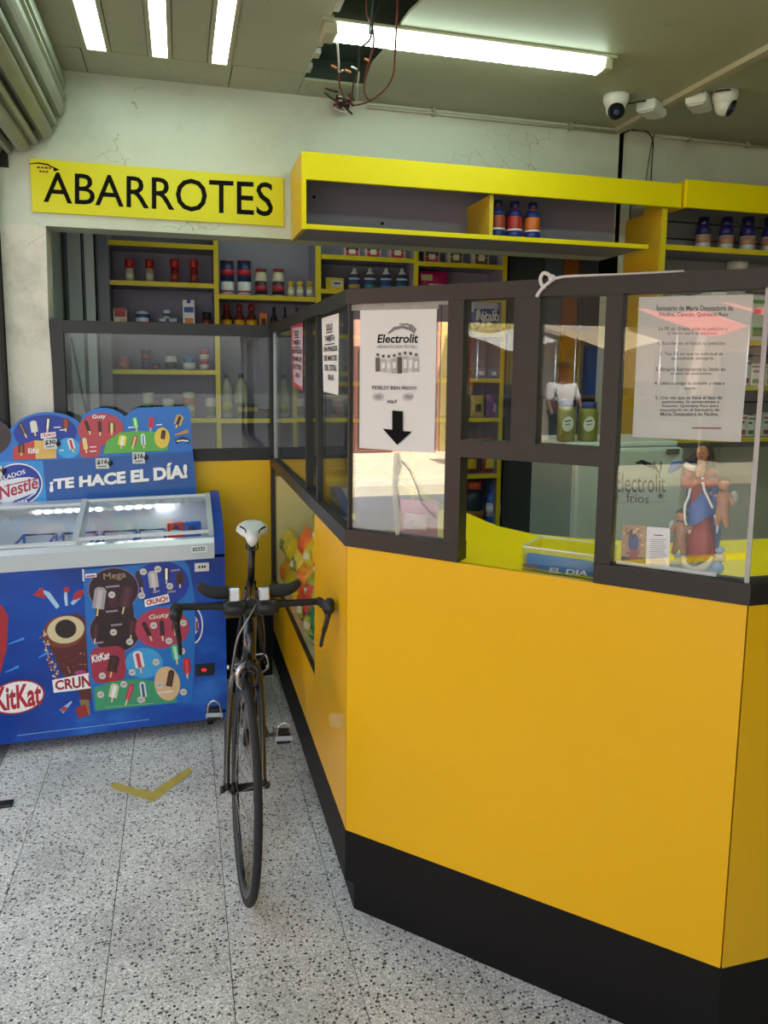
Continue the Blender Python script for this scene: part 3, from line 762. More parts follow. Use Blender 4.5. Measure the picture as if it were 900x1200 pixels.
# ================================================================== CEILING LIGHTS
FILL_TUBE = mat('#cdf2d8', .4, var=.1, emit=TUBE_STRENGTH*2.2, key='fill_diffuser_bright')  # for the added strip light over the worktop
TUBE = mat('#cdf2d8', .4, var=.35, scale=55, emit=TUBE_STRENGTH, key='lit_diffuser')
FRAMEW = mat('#b9b49a', .5, var=.05, key='lamp_housing')
for k, (xa, xb) in enumerate(tro):
    lb = ['recessed ceiling light nearest the rolled shutter', 'middle recessed ceiling light of the three', 'recessed ceiling light nearest the ceiling hole'][k]
    t = thing('ceiling_light', lb, 'light', ((xa+xb)/2, yl-TL/2, ZC))
    fr = MB(); w = .018
    fr.box((xa, yl-TL, ZC-.008), (xa+w, yl, ZC+.019), FRAMEW).box((xb-w, yl-TL, ZC-.008), (xb, yl, ZC+.019), FRAMEW)
    fr.box((xa+w, yl-w, ZC-.008), (xb-w, yl, ZC+.019), FRAMEW).box((xa+w, yl-TL, ZC-.008), (xb-w, yl-TL+w, ZC+.019), FRAMEW)
    fr.build('frame', t)
    df = MB(); n = 46
    for i in range(n):
        ya = yl-TL+w+(TL-2*w)*i/n; yb2 = yl-TL+w+(TL-2*w)*(i+1)/n
        df.add([(xa+w, ya, ZC-.001), (xb-w, ya, ZC-.001), (xb-w, (ya+yb2)/2, ZC+.003), (xa+w, (ya+yb2)/2, ZC+.003), (xb-w, yb2, ZC-.001), (xa+w, yb2, ZC-.001)], [(0, 3, 2, 1), (3, 5, 4, 2)], TUBE)
    df.build('diffuser', t)
lz = ZC-.03
LPn = PZ(lz-.03)
l0, l1 = LPn.P(381, 51), LPn.P(714, 84)
ly = (l0.y+l1.y)/2
t = thing('strip_light', 'long surface mounted fluorescent strip light crossing the ceiling', 'light', ((l0.x+l1.x)/2, ly, ZC))
MB().box((l0.x-.03, ly-.065, ZC-.012), (l1.x+.02, ly+.065, ZC-.0005), FRAMEW, .002).build('base', t)
for xa, xb in ((l0.x-.02, l0.x+.035), (l1.x-.03, l1.x+.008)):
    MB().box((xa, ly-.052, ZC-.055), (xb, ly+.052, ZC-.012), FRAMEW, .006).build('end_cap', t)
df = MB(); n = 60
prof = [(-.055, -.012), (-.05, -.04), (-.025, -.056), (.025, -.056), (.05, -.04), (.055, -.012)]
vs_ = []; fs = []
for i in range(n+1):
    x = l0.x+.035+(l1.x-.065-l0.x)*i/n; j = .002*(i % 2)
    vs_ += [(x, ly+p*(1-j*6), ZC+q_+j) for p, q_ in prof]
for i in range(n):
    for k in range(5): fs.append((i*6+k, i*6+k+1, (i+1)*6+k+1, (i+1)*6+k))
df.add(vs_, fs, TUBE).build('diffuser', t)

# added strip light, out of view, to brighten the worktop
t = thing('strip_light', 'added unseen strip light above the splayed counter to brighten the worktop', 'light', (1.75, 1.75, ZC))
MB().box((1.1, 1.685, ZC-.012), (2.4, 1.815, ZC-.0005), FRAMEW, .002).build('base', t)
MB().box((1.12, 1.70, ZC-.056), (2.38, 1.80, ZC-.012), FILL_TUBE, .012).build('diffuser', t)
# added strip light, hidden by the wall header, to brighten the back shelving
t = thing('strip_light', 'added hidden strip light behind the sign wall to brighten the back shelving', 'light', (.75, 4.42, ZC))
MB().box((.15, 4.36, ZC-.02), (1.35, 4.48, ZC-.0005), FRAMEW, .002).build('base', t)
MB().box((.18, 4.38, ZC-.06), (1.32, 4.46, ZC-.02), mat('#d6f2e2', .4, emit=TUBE_STRENGTH*.6, key='fill_diffuser_dim'), .01).build('diffuser', t)  # glow of the added back room light
# ================================================================== ROLLED SHUTTER
SHM = mat('#9b9d8f', .42, .35, var=.22, scale=7, key='galvanised_slat')
t = thing('rolling_shutter', 'rolled up grey metal shutter drum at the top left', 'shutter', (-.75, 2.0, 2.62))
cxs, czs, R0 = -.765, 2.905, .285
ns = 14
for i in range(ns):
    a0 = 2*PI*i/ns; m_ = MB(); pr = []
    for j in range(9):
        u = j/8; ang = a0+2*PI/ns*u
        r = R0+(-.035 if j in (0, 8) else 0)+.012*math.sin(PI*u)-(.022 if j == 5 else 0)
        pr.append((cxs+r*math.cos(ang), czs+r*math.sin(ang)))
    n = len(pr)
    vs_ = [(x, .1, z) for x, z in pr]+[(x, 3.90, z) for x, z in pr]
    m_.add(vs_, [(k, k+1, n+k+1, n+k) for k in range(n-1)], SHM)
    inn = [(cxs+(x-cxs)*.965, czs+(z-czs)*.965) for x, z in pr]
    m_.add([(x, 3.9, z) for x, z in pr]+[(x, 3.9, z) for x, z in inn], [(k, n+k, n+k+1, k+1) for k in range(n-1)], mat('#23241f', .7))
    m_.build('slat', t)
MB().lathe([(.27, 0), (.268, 3.6)], mat('#1d1e1a', .8), (cxs, .2, czs), 20, axis=(0, 1, 0)).build('drum', t)
MB().lathe([(.05, 0), (.05, 3.9)], mat('#3a3a36', .6), (cxs, .06, czs), 12, axis=(0, 1, 0)).build('axle', t)

# ================================================================== CAMERAS, BOXES, CABLES
def dome(name, label, px, py, dx):
    c = PZ(ZC).P(px, py)
    t = thing(name, label, 'camera', (c.x, c.y, ZC))
    MB().lathe([(.062, 0), (.062, -.02), (.058, -.035), (.045, -.06)][::-1], WPLAST, (c.x, c.y, ZC-.0005), 20).build('base', t)
    d = Vector((dx, -.8, -.62)).normalized()
    cc = Vector((c.x, c.y, ZC-.062))
    MB().ball(cc, .047, WPLAST, 18, 10).build('ball', t)
    ln = MB().lathe([(.040, .028), (.040, .040), (.030, .046), (.03, .0461)], mat('#15161a', .25), cc, 20, axis=d).build('lens_face', t)
    MB().lathe([(.014, .044), (.014, .052), (.006, .0525)], mat('#3b4a78', .12), cc, 14, axis=d).build('lens', ln)
    return t
dome('security_camera', 'white dome security camera with dark lens beside the strip light', 722, 112, -.35)
dome('security_camera', 'white dome security camera turned away at the right', 850, 108, .9)
def jbox(label, px, py, ang):
    c = PZ(ZC).P(px, py); t = thing('junction_box', label, 'box', (c.x, c.y, ZC), ang)
    MB().box((-.085, -.05, -.055), (.085, .05, -.0005), WPLAST, .012).build('housing', t, False)
    MB().box((-.07, -.038, -.060), (.07, .038, -.055), WPLAST, .002).build('lid', t, False)
    for sx in (-.055, .055): MB().lathe([(.006, -.062), (.006, -.06)], ALU, (sx, .028, 0), 8).build('screw', t, False)
    return t
jbox('white junction box between dome camera and ceiling batten', 764, 121, .6)
jbox('white junction box right of the ceiling batten', 820, 113, .7)
def cable(label, pts, r, m, name='cable', group=None):
    P0 = Vector(pts[0]); o = MB().tube(pts, r, m, 6).build(name)
    return tag(o, label, 'cable', group)
def spl(pts, n=6):
    pts = [Vector(p) for p in pts]; out = []
    for i in range(len(pts)-1):
        p0, p1, p2, p3 = pts[max(i-1, 0)], pts[i], pts[i+1], pts[min(i+2, len(pts)-1)]
        for k in range(n):
            t_ = k/n
            out.append(.5*((2*p1)+(-p0+p2)*t_+(2*p0-5*p1+4*p2-p3)*t_*t_+(-p0+3*p1-3*p2+p3)*t_**3))
    out.append(pts[-1]); return out
BLK = mat('#1c1b1a', .6)
CW = Plane((0, YB-.012, 0), (0, -1, 0))
CZ2 = PZ(ZC-.02)
cable('black cable from dome camera to the junction box', spl([CZ2.P(733, 122), CZ2.P(745, 120), CZ2.P(757, 118)]), .004, BLK)
cable('thick black cable looping from junction box down the wall', spl([CZ2.P(752, 138), CW.P(742, 150), CW.P(728, 157)]), .004, BLK)
cable('right of two black cables hanging to the overhead shelf', spl([CW.P(740, 152), CW.P(757, 154), CW.P(765, 165), CW.P(764, 190), CW.P(763, 212)]), .0035, BLK)
cable('left of two black cables hanging to the overhead shelf', spl([CW.P(767, 157), CW.P(764, 168), CW.P(760, 190), CW.P(757, 212)]), .0025, BLK)
cable('black cable joining right junction box and turned camera', spl([CZ2.P(838, 108), CZ2.P(846, 106), CZ2.P(856, 105)]), .004, BLK)
for lb, a_, b_ in (('painted conduit along the wall top left of the black gap', (430, 124), (722, 156)), ('painted conduit along the wall top right of the black gap', (775, 160), (900, 172))):
    p, q_ = CW.P(*a_), CW.P(*b_)
    t = thing('conduit', lb, 'pipe', (p+q_)/2)
    zz = (p.z+q_.z)/2
    MB().tube([(p.x, YB-.013, zz), (q_.x, YB-.013, zz)], .009, mat('#b3b39e', .5), 8).build('tube', t)
    for u in (.25, .8):
        x = p.x+(q_.x-p.x)*u; MB().box((x-.008, YB-.025, zz-.014), (x+.008, YB-.001, zz+.03), mat('#9b9b88', .5)).build('clip', t)
# loose wires hanging at the ceiling hole
WY = Plane((0, 3.30, 0), (0, -1, 0))
RED = mat('#7b2f27', .6); WHT = mat('#cfcac0', .6); GRN = mat('#3f5a4a', .6); COP = mat('#b26a35', .4, .6)
def wp_(pts, Y): return spl([at(x, y, Y+(3.86-Y)*max(0, (y-35)/90)**2 if Y < 3.2 else Y) for x, y in pts])
wires = [('long dark red wire looping from ceiling hole to the wall', [(466, -6), (465, 20), (463, 60), (460, 90), (448, 108), (430, 120), (412, 124)], 2.92, RED),
 ('dark red wire hanging left in the ceiling hole', [(430, -6), (430, 15), (436, 30), (438, 50), (434, 68), (428, 90), (427, 108), (432, 118)], 2.95, RED),
 ('black wire crossing before the strip light', [(446, -4), (438, 20), (434, 45), (424, 55), (421, 62), (420, 80), (414, 100), (413, 115)], 2.9, BLK),
 ('pale green wire hanging in the ceiling hole', [(438, -4), (435, 20), (433, 40)], 2.94, GRN),
 ('white wire with bare copper end under the strip light', [(395, 48), (397, 75), (397, 84), (402, 82)], 3.12, WHT),
 ('white wire reaching the cable knot on the wall', [(412, 78), (420, 84), (419, 100), (418, 122)], 3.1, WHT),
 ('brown wire hanging into the cable knot', [(397, 86), (398, 100), (402, 112), (407, 120)], 3.1, RED),
 ('black wire running along the wall from the ceiling board', [(346, 87), (355, 97), (372, 102), (388, 115), (400, 123)], 3.86, BLK),
 ('second black wire drooping beside the ceiling board', [(350, 93), (370, 97), (385, 105), (396, 108)], 3.8, BLK)]
for lb, pts, Y, m in wires: cable(lb, wp_(pts, Y), .004, m, 'loose_wire')
kn = thing('cable_knot', 'tangled dark cable knot where wires enter the wall top', 'cable', at(404, 122, 3.85))
for k in range(5):
    c = at(402+k, 121, 3.85); random.seed(k)
    MB().tube(spl([c+Vector((random.uniform(-.05, .05), random.uniform(-.03, .03), random.uniform(-.045, .045))) for _ in range(6)]), .005, [BLK, RED, BLK, WHT, BLK][k], 6).build('strand', kn)
for k, (x, y) in enumerate(((391, 78), (407, 83), (430, 70))):
    cable(['copper wire end left under the strip light', 'twisted copper wire end in the middle', 'copper wire end right in the ceiling hole'][k], spl([at(x-3, y-1, 3.29), at(x, y, 3.29), at(x+4, y+2, 3.29)]), .006, COP, 'wire_end')
# ================================================================== ICE CREAM FREEZER
YF = 3.345; FX0, FX1 = -1.12, .176
BLUE = mat('#083f98', .32, var=.12, scale=5, key='freezer_blue')
m, nt, b = nodes_mat('freezer_front_print')
tc = nt.nodes.new('ShaderNodeTexCoord'); n1 = nt.nodes.new('ShaderNodeTexNoise'); n1.inputs['Scale'].default_value = 2.6; n1.inputs['Detail'].default_value = 4
mp = nt.nodes.new('ShaderNodeMapping'); mp.inputs['Scale'].default_value = (.8, 1, 1.5); mp.inputs['Rotation'].default_value = (0, .4, 0)
nt.links.new(tc.outputs['Object'], mp.inputs[0]); nt.links.new(mp.outputs[0], n1.inputs['Vector'])
rp = nt.nodes.new('ShaderNodeValToRGB'); e = rp.color_ramp.elements
e[0].position = .3; e[0].color = (*lin('#042a80'), 1); e[1].position = .60; e[1].color = (*lin('#0a4bac'), 1)
x = e.new(.74); x.color = (*lin('#2f7cd0'), 1)
nt.links.new(n1.outputs['Fac'], rp.inputs[0]); nt.links.new(rp.outputs[0], b.inputs['Base Color']); b.inputs['Roughness'].default_value = .3
FRONTP = m
SILV = mat('#c4cacd', .3, .25, var=.04, key='silver_bar')
LINER = mat('#e3e6ea', .4, var=.03, key='white_liner')
fz = thing('ice_cream_freezer', 'blue ice cream display freezer with sloping glass lid and header sign', 'freezer', ((FX0+FX1)/2, 3.6, 0))
def sh_(x, z): return z+(x+.3)*.016
def fbox(a_, b_, m, nm, bev=0, par=None):
    mb = MB().box(a_, b_, m, bev)
    for v in mb.v: v.z = sh_(v.x, v.z)
    return mb.build(nm, par or fz)
YR = 3.83
fbox((FX0, YF, .06), (FX1, YF+.03, .815), FRONTP, 'front_panel')
fbox((FX0, YR, .06), (FX1, YR+.03, 1.02), BLUE, 'back_panel')
fbox((FX0+.02, YF+.03, .06), (FX1-.02, YR, .10), BLUE, 'bottom_panel')
for xa, xb in ((FX0, FX0+.045), (FX1-.045, FX1)):
    mb = MB(); pr = [(YF+.03, .06), (YF+.03, .815), (YF-.012, .83), (YF-.014, .90), (YF+.05, .925)]
    pr += [(YF+.05+.42*u, .925+.115*u+.012*math.sin(PI*u)) for u in (.25, .5, .75, 1)]+[(YR, 1.035), (YR, .06)]
    mb.hexa([(xa, y, sh_(xa, z)) for y, z in pr], [(xb, y, sh_(xb, z)) for y, z in pr], BLUE); mb.build('side_cheek', fz)
X0, X1 = FX0+.045, FX1-.045
mb = MB(); pr = [(YF-.016, .815), (YF-.018, .885), (YF+.0, .905), (YF+.045, .905), (YF+.045, .88), (YF+.03, .815)]
mb.hexa([(X0, y, sh_(X0, z)) for y, z in pr], [(X1, y, sh_(X1, z)) for y, z in pr], SILV); mb.build('front_bar', fz)
fbox((X0, YR-.10, 1.00), (X1, YR, 1.025), SILV, 'rear_bar')
# liner tub
fbox((X0, YF+.045, .30), (X0+.01, YR-.03, .90), LINER, 'liner_wall'); fbox((X1-.01, YF+.045, .30), (X1, YR-.03, .93), LINER, 'liner_wall')
fbox((X0+.01, YF+.046, .30), (X1-.01, YF+.056, .88), LINER, 'liner_wall'); fbox((X0+.01, YR-.04, .30), (X1-.01, YR-.03, 1.0), LINER, 'liner_wall')
fbox((X0+.01, YF+.056, .30), (X1-.01, YR-.04, .31), LINER, 'liner_floor')
# lids: sloping panes with rails
def slope(y): return .908+(y-(YF+.02))*(.108/(YR-.09-YF-.02))
xm = at(93, 620, YF+.1).x
def lid(xa, xb, lift, nm):
    l = MB(); y0, y1 = YF+.02, YR-.09
    l.hexa([(xa, y0, sh_(xa, slope(y0)+lift)), (xb, y0, sh_(xb, slope(y0)+lift)), (xb, y1, sh_(xb, slope(y1)+lift)), (xa, y1, sh_(xa, slope(y1)+lift))],
           [(xa, y0, sh_(xa, slope(y0)+lift+.005)), (xb, y0, sh_(xb, slope(y0)+lift+.005)), (xb, y1, sh_(xb, slope(y1)+lift+.005)), (xa, y1, sh_(xa, slope(y1)+lift+.005))], GLASS)
    lo = l.build('lid_glass', fz)
    for xx in (xa+.012, xb-.012):
        MB().bar((xx, y0, sh_(xx, slope(y0)+lift+.004)), (xx, y1, sh_(xx, slope(y1)+lift+.004)), .024, .016, SILV).build('lid_frame', lo)
    for yy in (y0+.008, y1-.008):
        MB().bar((xa+.024, yy, sh_(xa, slope(yy)+lift+.004)), (xb-.024, yy, sh_(xb, slope(yy)+lift+.004)), .018, .014, SILV).build('lid_frame', lo)
lid(X0, xm+.02, .0, 'l'); lid(xm-.02, X1, .014, 'r')
# lamp strip under the rear bar
lt = fbox((X0+.25, YR-.075, .975), (X1-.25, YR-.045, .998), WPLAST, 'lamp_strip')
LED = mat('#f6fbff', .4, emit=20, key='led_light')
for k in range(14):
    x = X0+.42+k*.045
    if k == 7: continue
    MB().ball((x, YR-.076, sh_(x, .985)), (.016, .006, .008), LED, 8, 5).build('led', lt)
# baskets of blue wire (lift out: things of their own)
BW = mat('#2b4f9a', .4, var=.1, key='blue_wire')
bxs = [(-.72, -.58), (-.55, -.40), (-.37, -.22), (-.205, -.085)]
for k, (xa, xb) in enumerate(bxs):
    t = thing('freezer_basket', ['blue wire basket at the left end inside the freezer', 'blue wire basket second from left inside the freezer', 'blue wire basket under the lid joint inside the freezer', 'blue wire basket nearest the red and blue pack inside the freezer'][k], 'basket', ((xa+xb)/2, 3.6, .7))
    ya, yb2 = YF+.10, YR-.07
    za = .872
    MB().tube([(xa, ya, za), (xb, ya, za), (xb, yb2, za), (xa, yb2, za)], .006, BW, 8, closed=True).build('rim', t)
    for x in (xa, xb):
        MB().tube([(x, yb2, za), (x, yb2, .45), (x, ya, .45), (x, ya, za)], .006, BW, 8).build('side_wire', t)
    MB().tube(spl([(xa, ya, .73), (xa+.03, ya, .76), (xb-.03, ya, .76), (xb, ya, .73)]), .005, BW, 6).build('handle_wire', t)
    for j in range(1, 4):
        MB().tube([(xa+(xb-xa)*j/4, ya, .45), (xa+(xb-xa)*j/4, yb2, .45)], .003, BW, 6).build('floor_wire', t)
pk = thing('ice_cream_pack', 'red and blue ice cream pack lying inside the freezer at the right', 'pack', (.06, 3.62, .72))
pz = Plane((0, YR-.06, 0), (0, -1, 0))
pA, pB = PY(3.7).P(196, 613), PY(3.7).P(236, 629)
MB().box((pA.x, 3.70, pB.z-.01), ((pA.x+pB.x)/2, 3.725, pA.z), mat('#c7362c', .4), .006).build('red_half', pk)
MB().box(((pA.x+pB.x)/2, 3.70, pB.z-.01), (pB.x, 3.725, pA.z), mat('#1c63c9', .4), .006).build('blue_half', pk)
a = Art(PY(3.70), .001); a.ell(206, 620, 5, 4, mat('#4a241a', .5)); a.ell(206, 623, 7, 2, mat('#e0d7b8', .5)); a.build('red_print', pk); a = Art(PY(3.70), .001); a.ell(225, 620, 5, 4, mat('#1b1c2e', .5)); a.build('blue_print', pk)
pl = MB().box((pA.x, 3.66, .40), (pB.x, 3.76, pB.z-.01), LINER).build('stack_below', pk)
# header sign
YH = YR+.005
HS = PY(YH)
hd = MB(); 
out = [(-60, 480), (-40, 477), (0, 489)]
def arc(cx, cy, rx, ry, a0, a1, n=10): return [(cx+rx*math.cos(math.radians(a0+(a1-a0)*i/n)), cy-ry*math.sin(math.radians(a0+(a1-a0)*i/n))) for i in range(n+1)]
top = [(-70, 590), (-70, 500)]+arc(-25, 512, 38, 25, 150, 20, 8)+arc(56, 508, 43, 25, 158, 25, 12)+arc(121, 507, 33, 29, 140, 40, 10)+[(153, 482), (161, 478)]+arc(214, 484, 9, 8, 90, 10, 5)+[(226, 530), (231, 583)]
pf = [HS.P(x, y) for x, y in top]; 
n = len(pf)
hd.hexa([(p.x, YH+.012, p.z) for p in pf], [(p.x, YH, p.z) for p in pf], mat('#1f6fc6', .35, var=.05, key='header_blue'))
hdo = hd.build('header_sign', fz)
C = lambda c: mat(c, .4, var=.03)
a = Art(HS, .0004, .00005)
a.poly([(-70, 540), (0, 541), (60, 539), (225, 529), (231, 582), (100, 588), (0, 592), (-70, 595)], mat('#17549f', .3, var=.18, scale=4, key='header_band'))
a.poly([(-70, 540), (0, 541), (50, 540), (55, 590), (0, 592), (-70, 595)], mat('#2f8fd6', .35, var=.15, scale=5))
a.build('band_print', hdo)
DK, WH, BRN, PNK, GRNc, CYA, CRM, RDc = C('#16359a'), C('#f2f0ec'), C('#3b1d16'), C('#b8434e'), C('#5fae4a'), C('#3ba2e0'), C('#e6cf8c'), C('#c2262c')
def pop(a_, cx, cy, L, ang, c1, c2=None, w=5):
    d = (math.sin(math.radians(ang)), -math.cos(math.radians(ang)))
    a_.line([(cx-d[0]*L*.5, cy-d[1]*L*.5), (cx-d[0]*L*.2, cy-d[1]*L*.2)], 1.8, CRM)
    p = [(cx-d[0]*L*.25, cy-d[1]*L*.25), (cx+d[0]*L*.4, cy+d[1]*L*.4), (cx+d[0]*L*.5, cy+d[1]*L*.5)]
    a_.line(p, [w, w, w*.5], c1)
    if c2: a_.line([(p[0][0], p[0][1]), (p[1][0], p[1][1])], w*.4, c2)
a = Art(HS, .0022, .00005)
a.ell(53, 507, 37, 21, DK, -2); a.ell(-20, 512, 33, 24, C('#37272a')); a.ell(118, 503, 27, 19, PNK, -3)
a.poly([(16, 524), (40, 516), (42, 538), (15, 539)], C('#c0413c')); a.poly([(40, 516), (66, 517), (66, 537), (42, 538)], C('#e2b65c'))
a.ell(80, 525, 14, 12, CYA); a.rrect(((93, 514), (118, 514), (118, 536), (93, 536)), PNK, .3)
a.poly([(121, 532), (125, 517), (140, 507), (158, 505), (180, 506), (196, 512), (197, 528)], GRNc); a.ell(190, 513, 9, 12, C('#e7c648'))
pop(a, 27, 504, 20, -25, BRN, C('#8d6a4a')); pop(a, 40, 502, 18, -10, C('#d9d5c6'), None, 8); pop(a, 56, 498, 18, 5, C('#262938'), WH, 6); pop(a, 77, 498, 16, 0, C('#6a2c22'), C('#a04a34'), 8)
pop(a, 103, 501, 17, -20, BRN, None, 4); pop(a, 117, 502, 17, -3, BRN, None, 4); pop(a, 131, 502, 16, 0, C('#6b3a24'), CRM, 8)
pop(a, 25, 527, 14, 0, BRN, C('#8a5a2a'), 7); pop(a, 84, 522, 17, -15, C('#e9e4e0'), RDc, 7); pop(a, 100, 522, 18, -10, CRM, None, 5)
pop(a, 159, 497, 17, -10, C('#49c25a'), C('#d6f0b8'), 6); pop(a, 177, 497, 17, 5, C('#c23a5c'), RDc, 6)
pop(a, 143, 518, 16, 10, C('#e8d93c'), WH, 9); pop(a, 157, 518, 17, 15, C('#b84848'), CRM, 5); pop(a, 168, 517, 17, -5, WH, C('#4a90c8'), 5); pop(a, 191, 511, 14, 8, BRN, C('#5b3320'), 5)
pop(a, 209, 494, 16, 20, C('#caa46a'), BRN, 9); a.line([(205, 510), (221, 505)], [2, 5], C('#b98c58')); a.line([(206, 518), (214, 514), (222, 518)], 5, C('#20181c')); a.line([(207, 517), (214, 516), (221, 517)], 1.6, WH)
a.poly([(47.5, 508), (65, 506), (65.5, 512), (48, 514)], WH); a.text('CRUNCH', rq(49, 508.6, 64, 512.6, -.1), RDc, .04); a.text('Guty', rq(108, 486, 124, 492, -.05), WH, .02); a.text('KitKat', rq(33, 525, 46, 532, -.1), WH, .03)
for (x, y, w, c_) in ((63, 501, 8, WH), (70, 504, 7, WH), (150, 501, 7, WH), (183, 498, 7, WH), (105, 524, 8, WH), (105, 529, 8, WH), (70, 528, 5, WH)): a.line([(x, y), (x+w, y-.5)], 1.2, c_)
a.build('ice_cream_print', hdo)
a = Art(HS, .0014, .0004)
a.ell(20, 568, 30, 25, WH, -8, 36); a.ell(20, 568, 28.6, 23.6, DK, -8, 36)
a.poly([(x, y) for x, y in [(-8, 567), (5, 563), (20, 560), (34, 559), (45, 561), (46, 570), (42, 578), (34, 584), (20, 588), (6, 589), (-4, 583), (-8, 575)]], C('#dedee4'))
a.text('HELADOS', ((-6, 560), (29, 550), (30, 555), (-5, 566)), WH, .015)
a.text('Nestlé', ((-1, 570), (44, 558), (45, 572), (0, 586)), C('#a3243b'), .02)
a.line([(5, 570), (25, 565), (44, 561)], 1.2, C('#a3243b')); [a.line([(x_, 588.5-(x_-17)*.05), (x_+2.6, 588.4-(x_-17)*.05)], 4, WH) for x_ in (17, 21, 25, 29)]
a.line([(16, 588), (30, 583), (39, 578)], [2, 2.4, .5], DK)
a.text('¡TE HACE EL DÍA!', ((58, 559), (219, 540), (220, 564), (58, 577)), WH, .05)
a.build('lettering', hdo)
# front print
FP = PY(YF)
a = Art(FP, .0006, .00005)
a.poly([(-20, 705), (2, 709), (10, 722), (8, 760), (0, 790), (-20, 790)], C('#a8262e'))
a.build('popsicle_print', fz); a = Art(FP, .0006, .00003)
a.poly([(49, 742), (56, 729), (70, 722), (90, 719), (99, 724), (104, 740), (107, 790), (108, 820), (97, 822), (86, 800), (73, 790), (62, 765)], C('#5a2420'))
a.ell(75, 740, 25, 19, C('#7b3b2a'), -12); a.ell(77, 738, 22, 16, C('#d8c89a'), -10); a.ell(77, 737, 12.5, 11, C('#2a1a18'))
random.seed(3)
for k in range(60):
    u = random.random(); x = 50+u*16+random.uniform(-4, 4); y = 742+u*52+random.uniform(-4, 4)
    a.ell(x, y, random.uniform(.8, 1.8), random.uniform(.8, 1.6), C(['#c98d6a', '#7b3b2a', '#e2c6a0'][k % 3]), n=7)
for k in range(22): a.ell(random.uniform(72, 102), random.uniform(760, 796), random.uniform(.6, 1.4), random.uniform(.6, 1.3), C(['#8a4a3a', '#6e322a', '#b98a6a'][k % 3]), n=6)
a.build('ice_cream_print', fz); a = Art(FP, .0006, .00005)
a.line([(68, 712), (56, 696), (46, 690)], [5, 6, 1], C('#a9cbe8')); a.line([(78, 710), (77, 700), (77, 690)], [3, 4, 2], C('#b9d5ec')); a.line([(84, 708), (92, 700), (96, 694)], [4, 5, 3], C('#a9cbe8'))
a.poly([(38, 697), (50, 688), (53, 702)], C('#b8242a')); a.ell(78, 691, 3.4, 3.4, C('#b8242a')); a.ell(92, 697, 8, 4, C('#b8242a'), -40)
a.build('splash_print', fz); a = Art(FP, .0006, .00005)
a.poly([(93, 820), (104, 820), (106, 838), (98, 839)], C('#8d7048')); a.poly([(88, 830), (100, 825), (104, 838), (92, 842)], C('#9c2c28')); a.line([(72, 834), (84, 822)], [6, 2], C('#9fb9d8')); a.ell(75, 831, 4, 2.6, C('#b04a3a'), -30)
a.build('stick_print', fz)
for (x, y, l) in ((10, 752, 18), (45, 768, 12), (6, 785, 16), (46, 745, 9)): Art(FP, .0006, .00005).line([(x, y+3), (x+l, y-4)], [1, 3], C('#3f8fe0')).build('streak_print', fz)
a = Art(FP, .0036, .00005)
a.poly([(61, 797), (86, 792), (107, 788), (109, 806), (88, 809), (63, 812)], WH); a.text('CRUN', ((64, 798), (106, 790), (107, 805), (65, 809)), C('#9c1f26'), .035)
a.build('crunch_print', fz); a = Art(FP, .0034, .00005)
a.ell(94, 788, 7, 2.6, C('#a64a78'), -5)
a.build('small_logo_print', fz); a = Art(FP, .0006, .00005)
a.ell(20, 817, 33, 19.5, C('#a3242c'), -12, 36); a.ell(20, 817, 31, 17.8, WH, -12, 36)
a.text('KitKat', ((-7, 806), (48, 799), (49, 826), (-5, 835)), C('#b01f2a'), .03)
a.build('oval_logo_print', fz); a = Art(FP, .0006, .00005)
a.line([(20, 862), (60, 857), (120, 850), (175, 843)], .9, C('#7fa8d8')); 
a.build('small_print', fz); a = Art(FP, .0006, .00005)
a.ell(226, 733, 12, 22, WH, 0); a.ell(226, 733, 10.5, 20, DK); a.ell(225, 733, 8, 12, C('#cfd0d8')); a.line([(227, 726), (227, 741)], 3, C('#a3243b')); a.line([(231, 728), (231, 739)], 2.4, C('#a3243b'))
a.build('round_logo_print', fz)
def plate(px0, py0, px1, py1, m, nm, y=YF, th=.004, par=None):
    p, q_ = PY(y).P(px0, py0), PY(y).P(px1, py1)
    return MB().box((p.x, y-th, q_.z), (q_.x, y-.0002, p.z), m, .001).build(nm, par or fz)
sw = plate(229, 779, 251, 790, BLACKP, 'switch_plate', th=.008)
a = Art(PY(YF-.008), .0004); a.ell(239, 785, 3.2, 2, mat('#d3222a', .4, emit=.6)); a.build('switch_light', sw)
pt = plate(228, 660, 245, 669, WPLAST, 'price_plate'); a = Art(PY(YF-.004), .00005); [a.line([(x_, 664.6-(x_-232)*.06), (x_+2, 664.5-(x_-232)*.06)], 3, INK) for x_ in (232.5, 236, 239)]; a.build('lettering', pt)
pt = plate(224, 640, 243, 647, C('#d9dde0'), 'badge', y=YF-.0185); a = Art(PY(YF-.0225), .00005); a.poly([(226, 642), (240, 641), (240, 645), (226, 646)], C('#2d6b46')); [a.line([(x_, 643.8-(x_-227)*.06), (x_+1.6, 643.7-(x_-227)*.06)], 2, WH) for x_ in (228, 231, 234, 237)]; a.build('lettering', pt)
for x in (-.85, .10):
    c = MB(); c.lathe([(.028, -.012), (.03, -.01), (.03, .01), (.028, .012)], BLACKP, (x, YF+.09, .030), 14, axis=(1, 0, 0)); c.box((x-.02, YF+.07, .045), (x+.02, YF+.11, sh_(x, .06)), ALU); c.build('castor', fz)
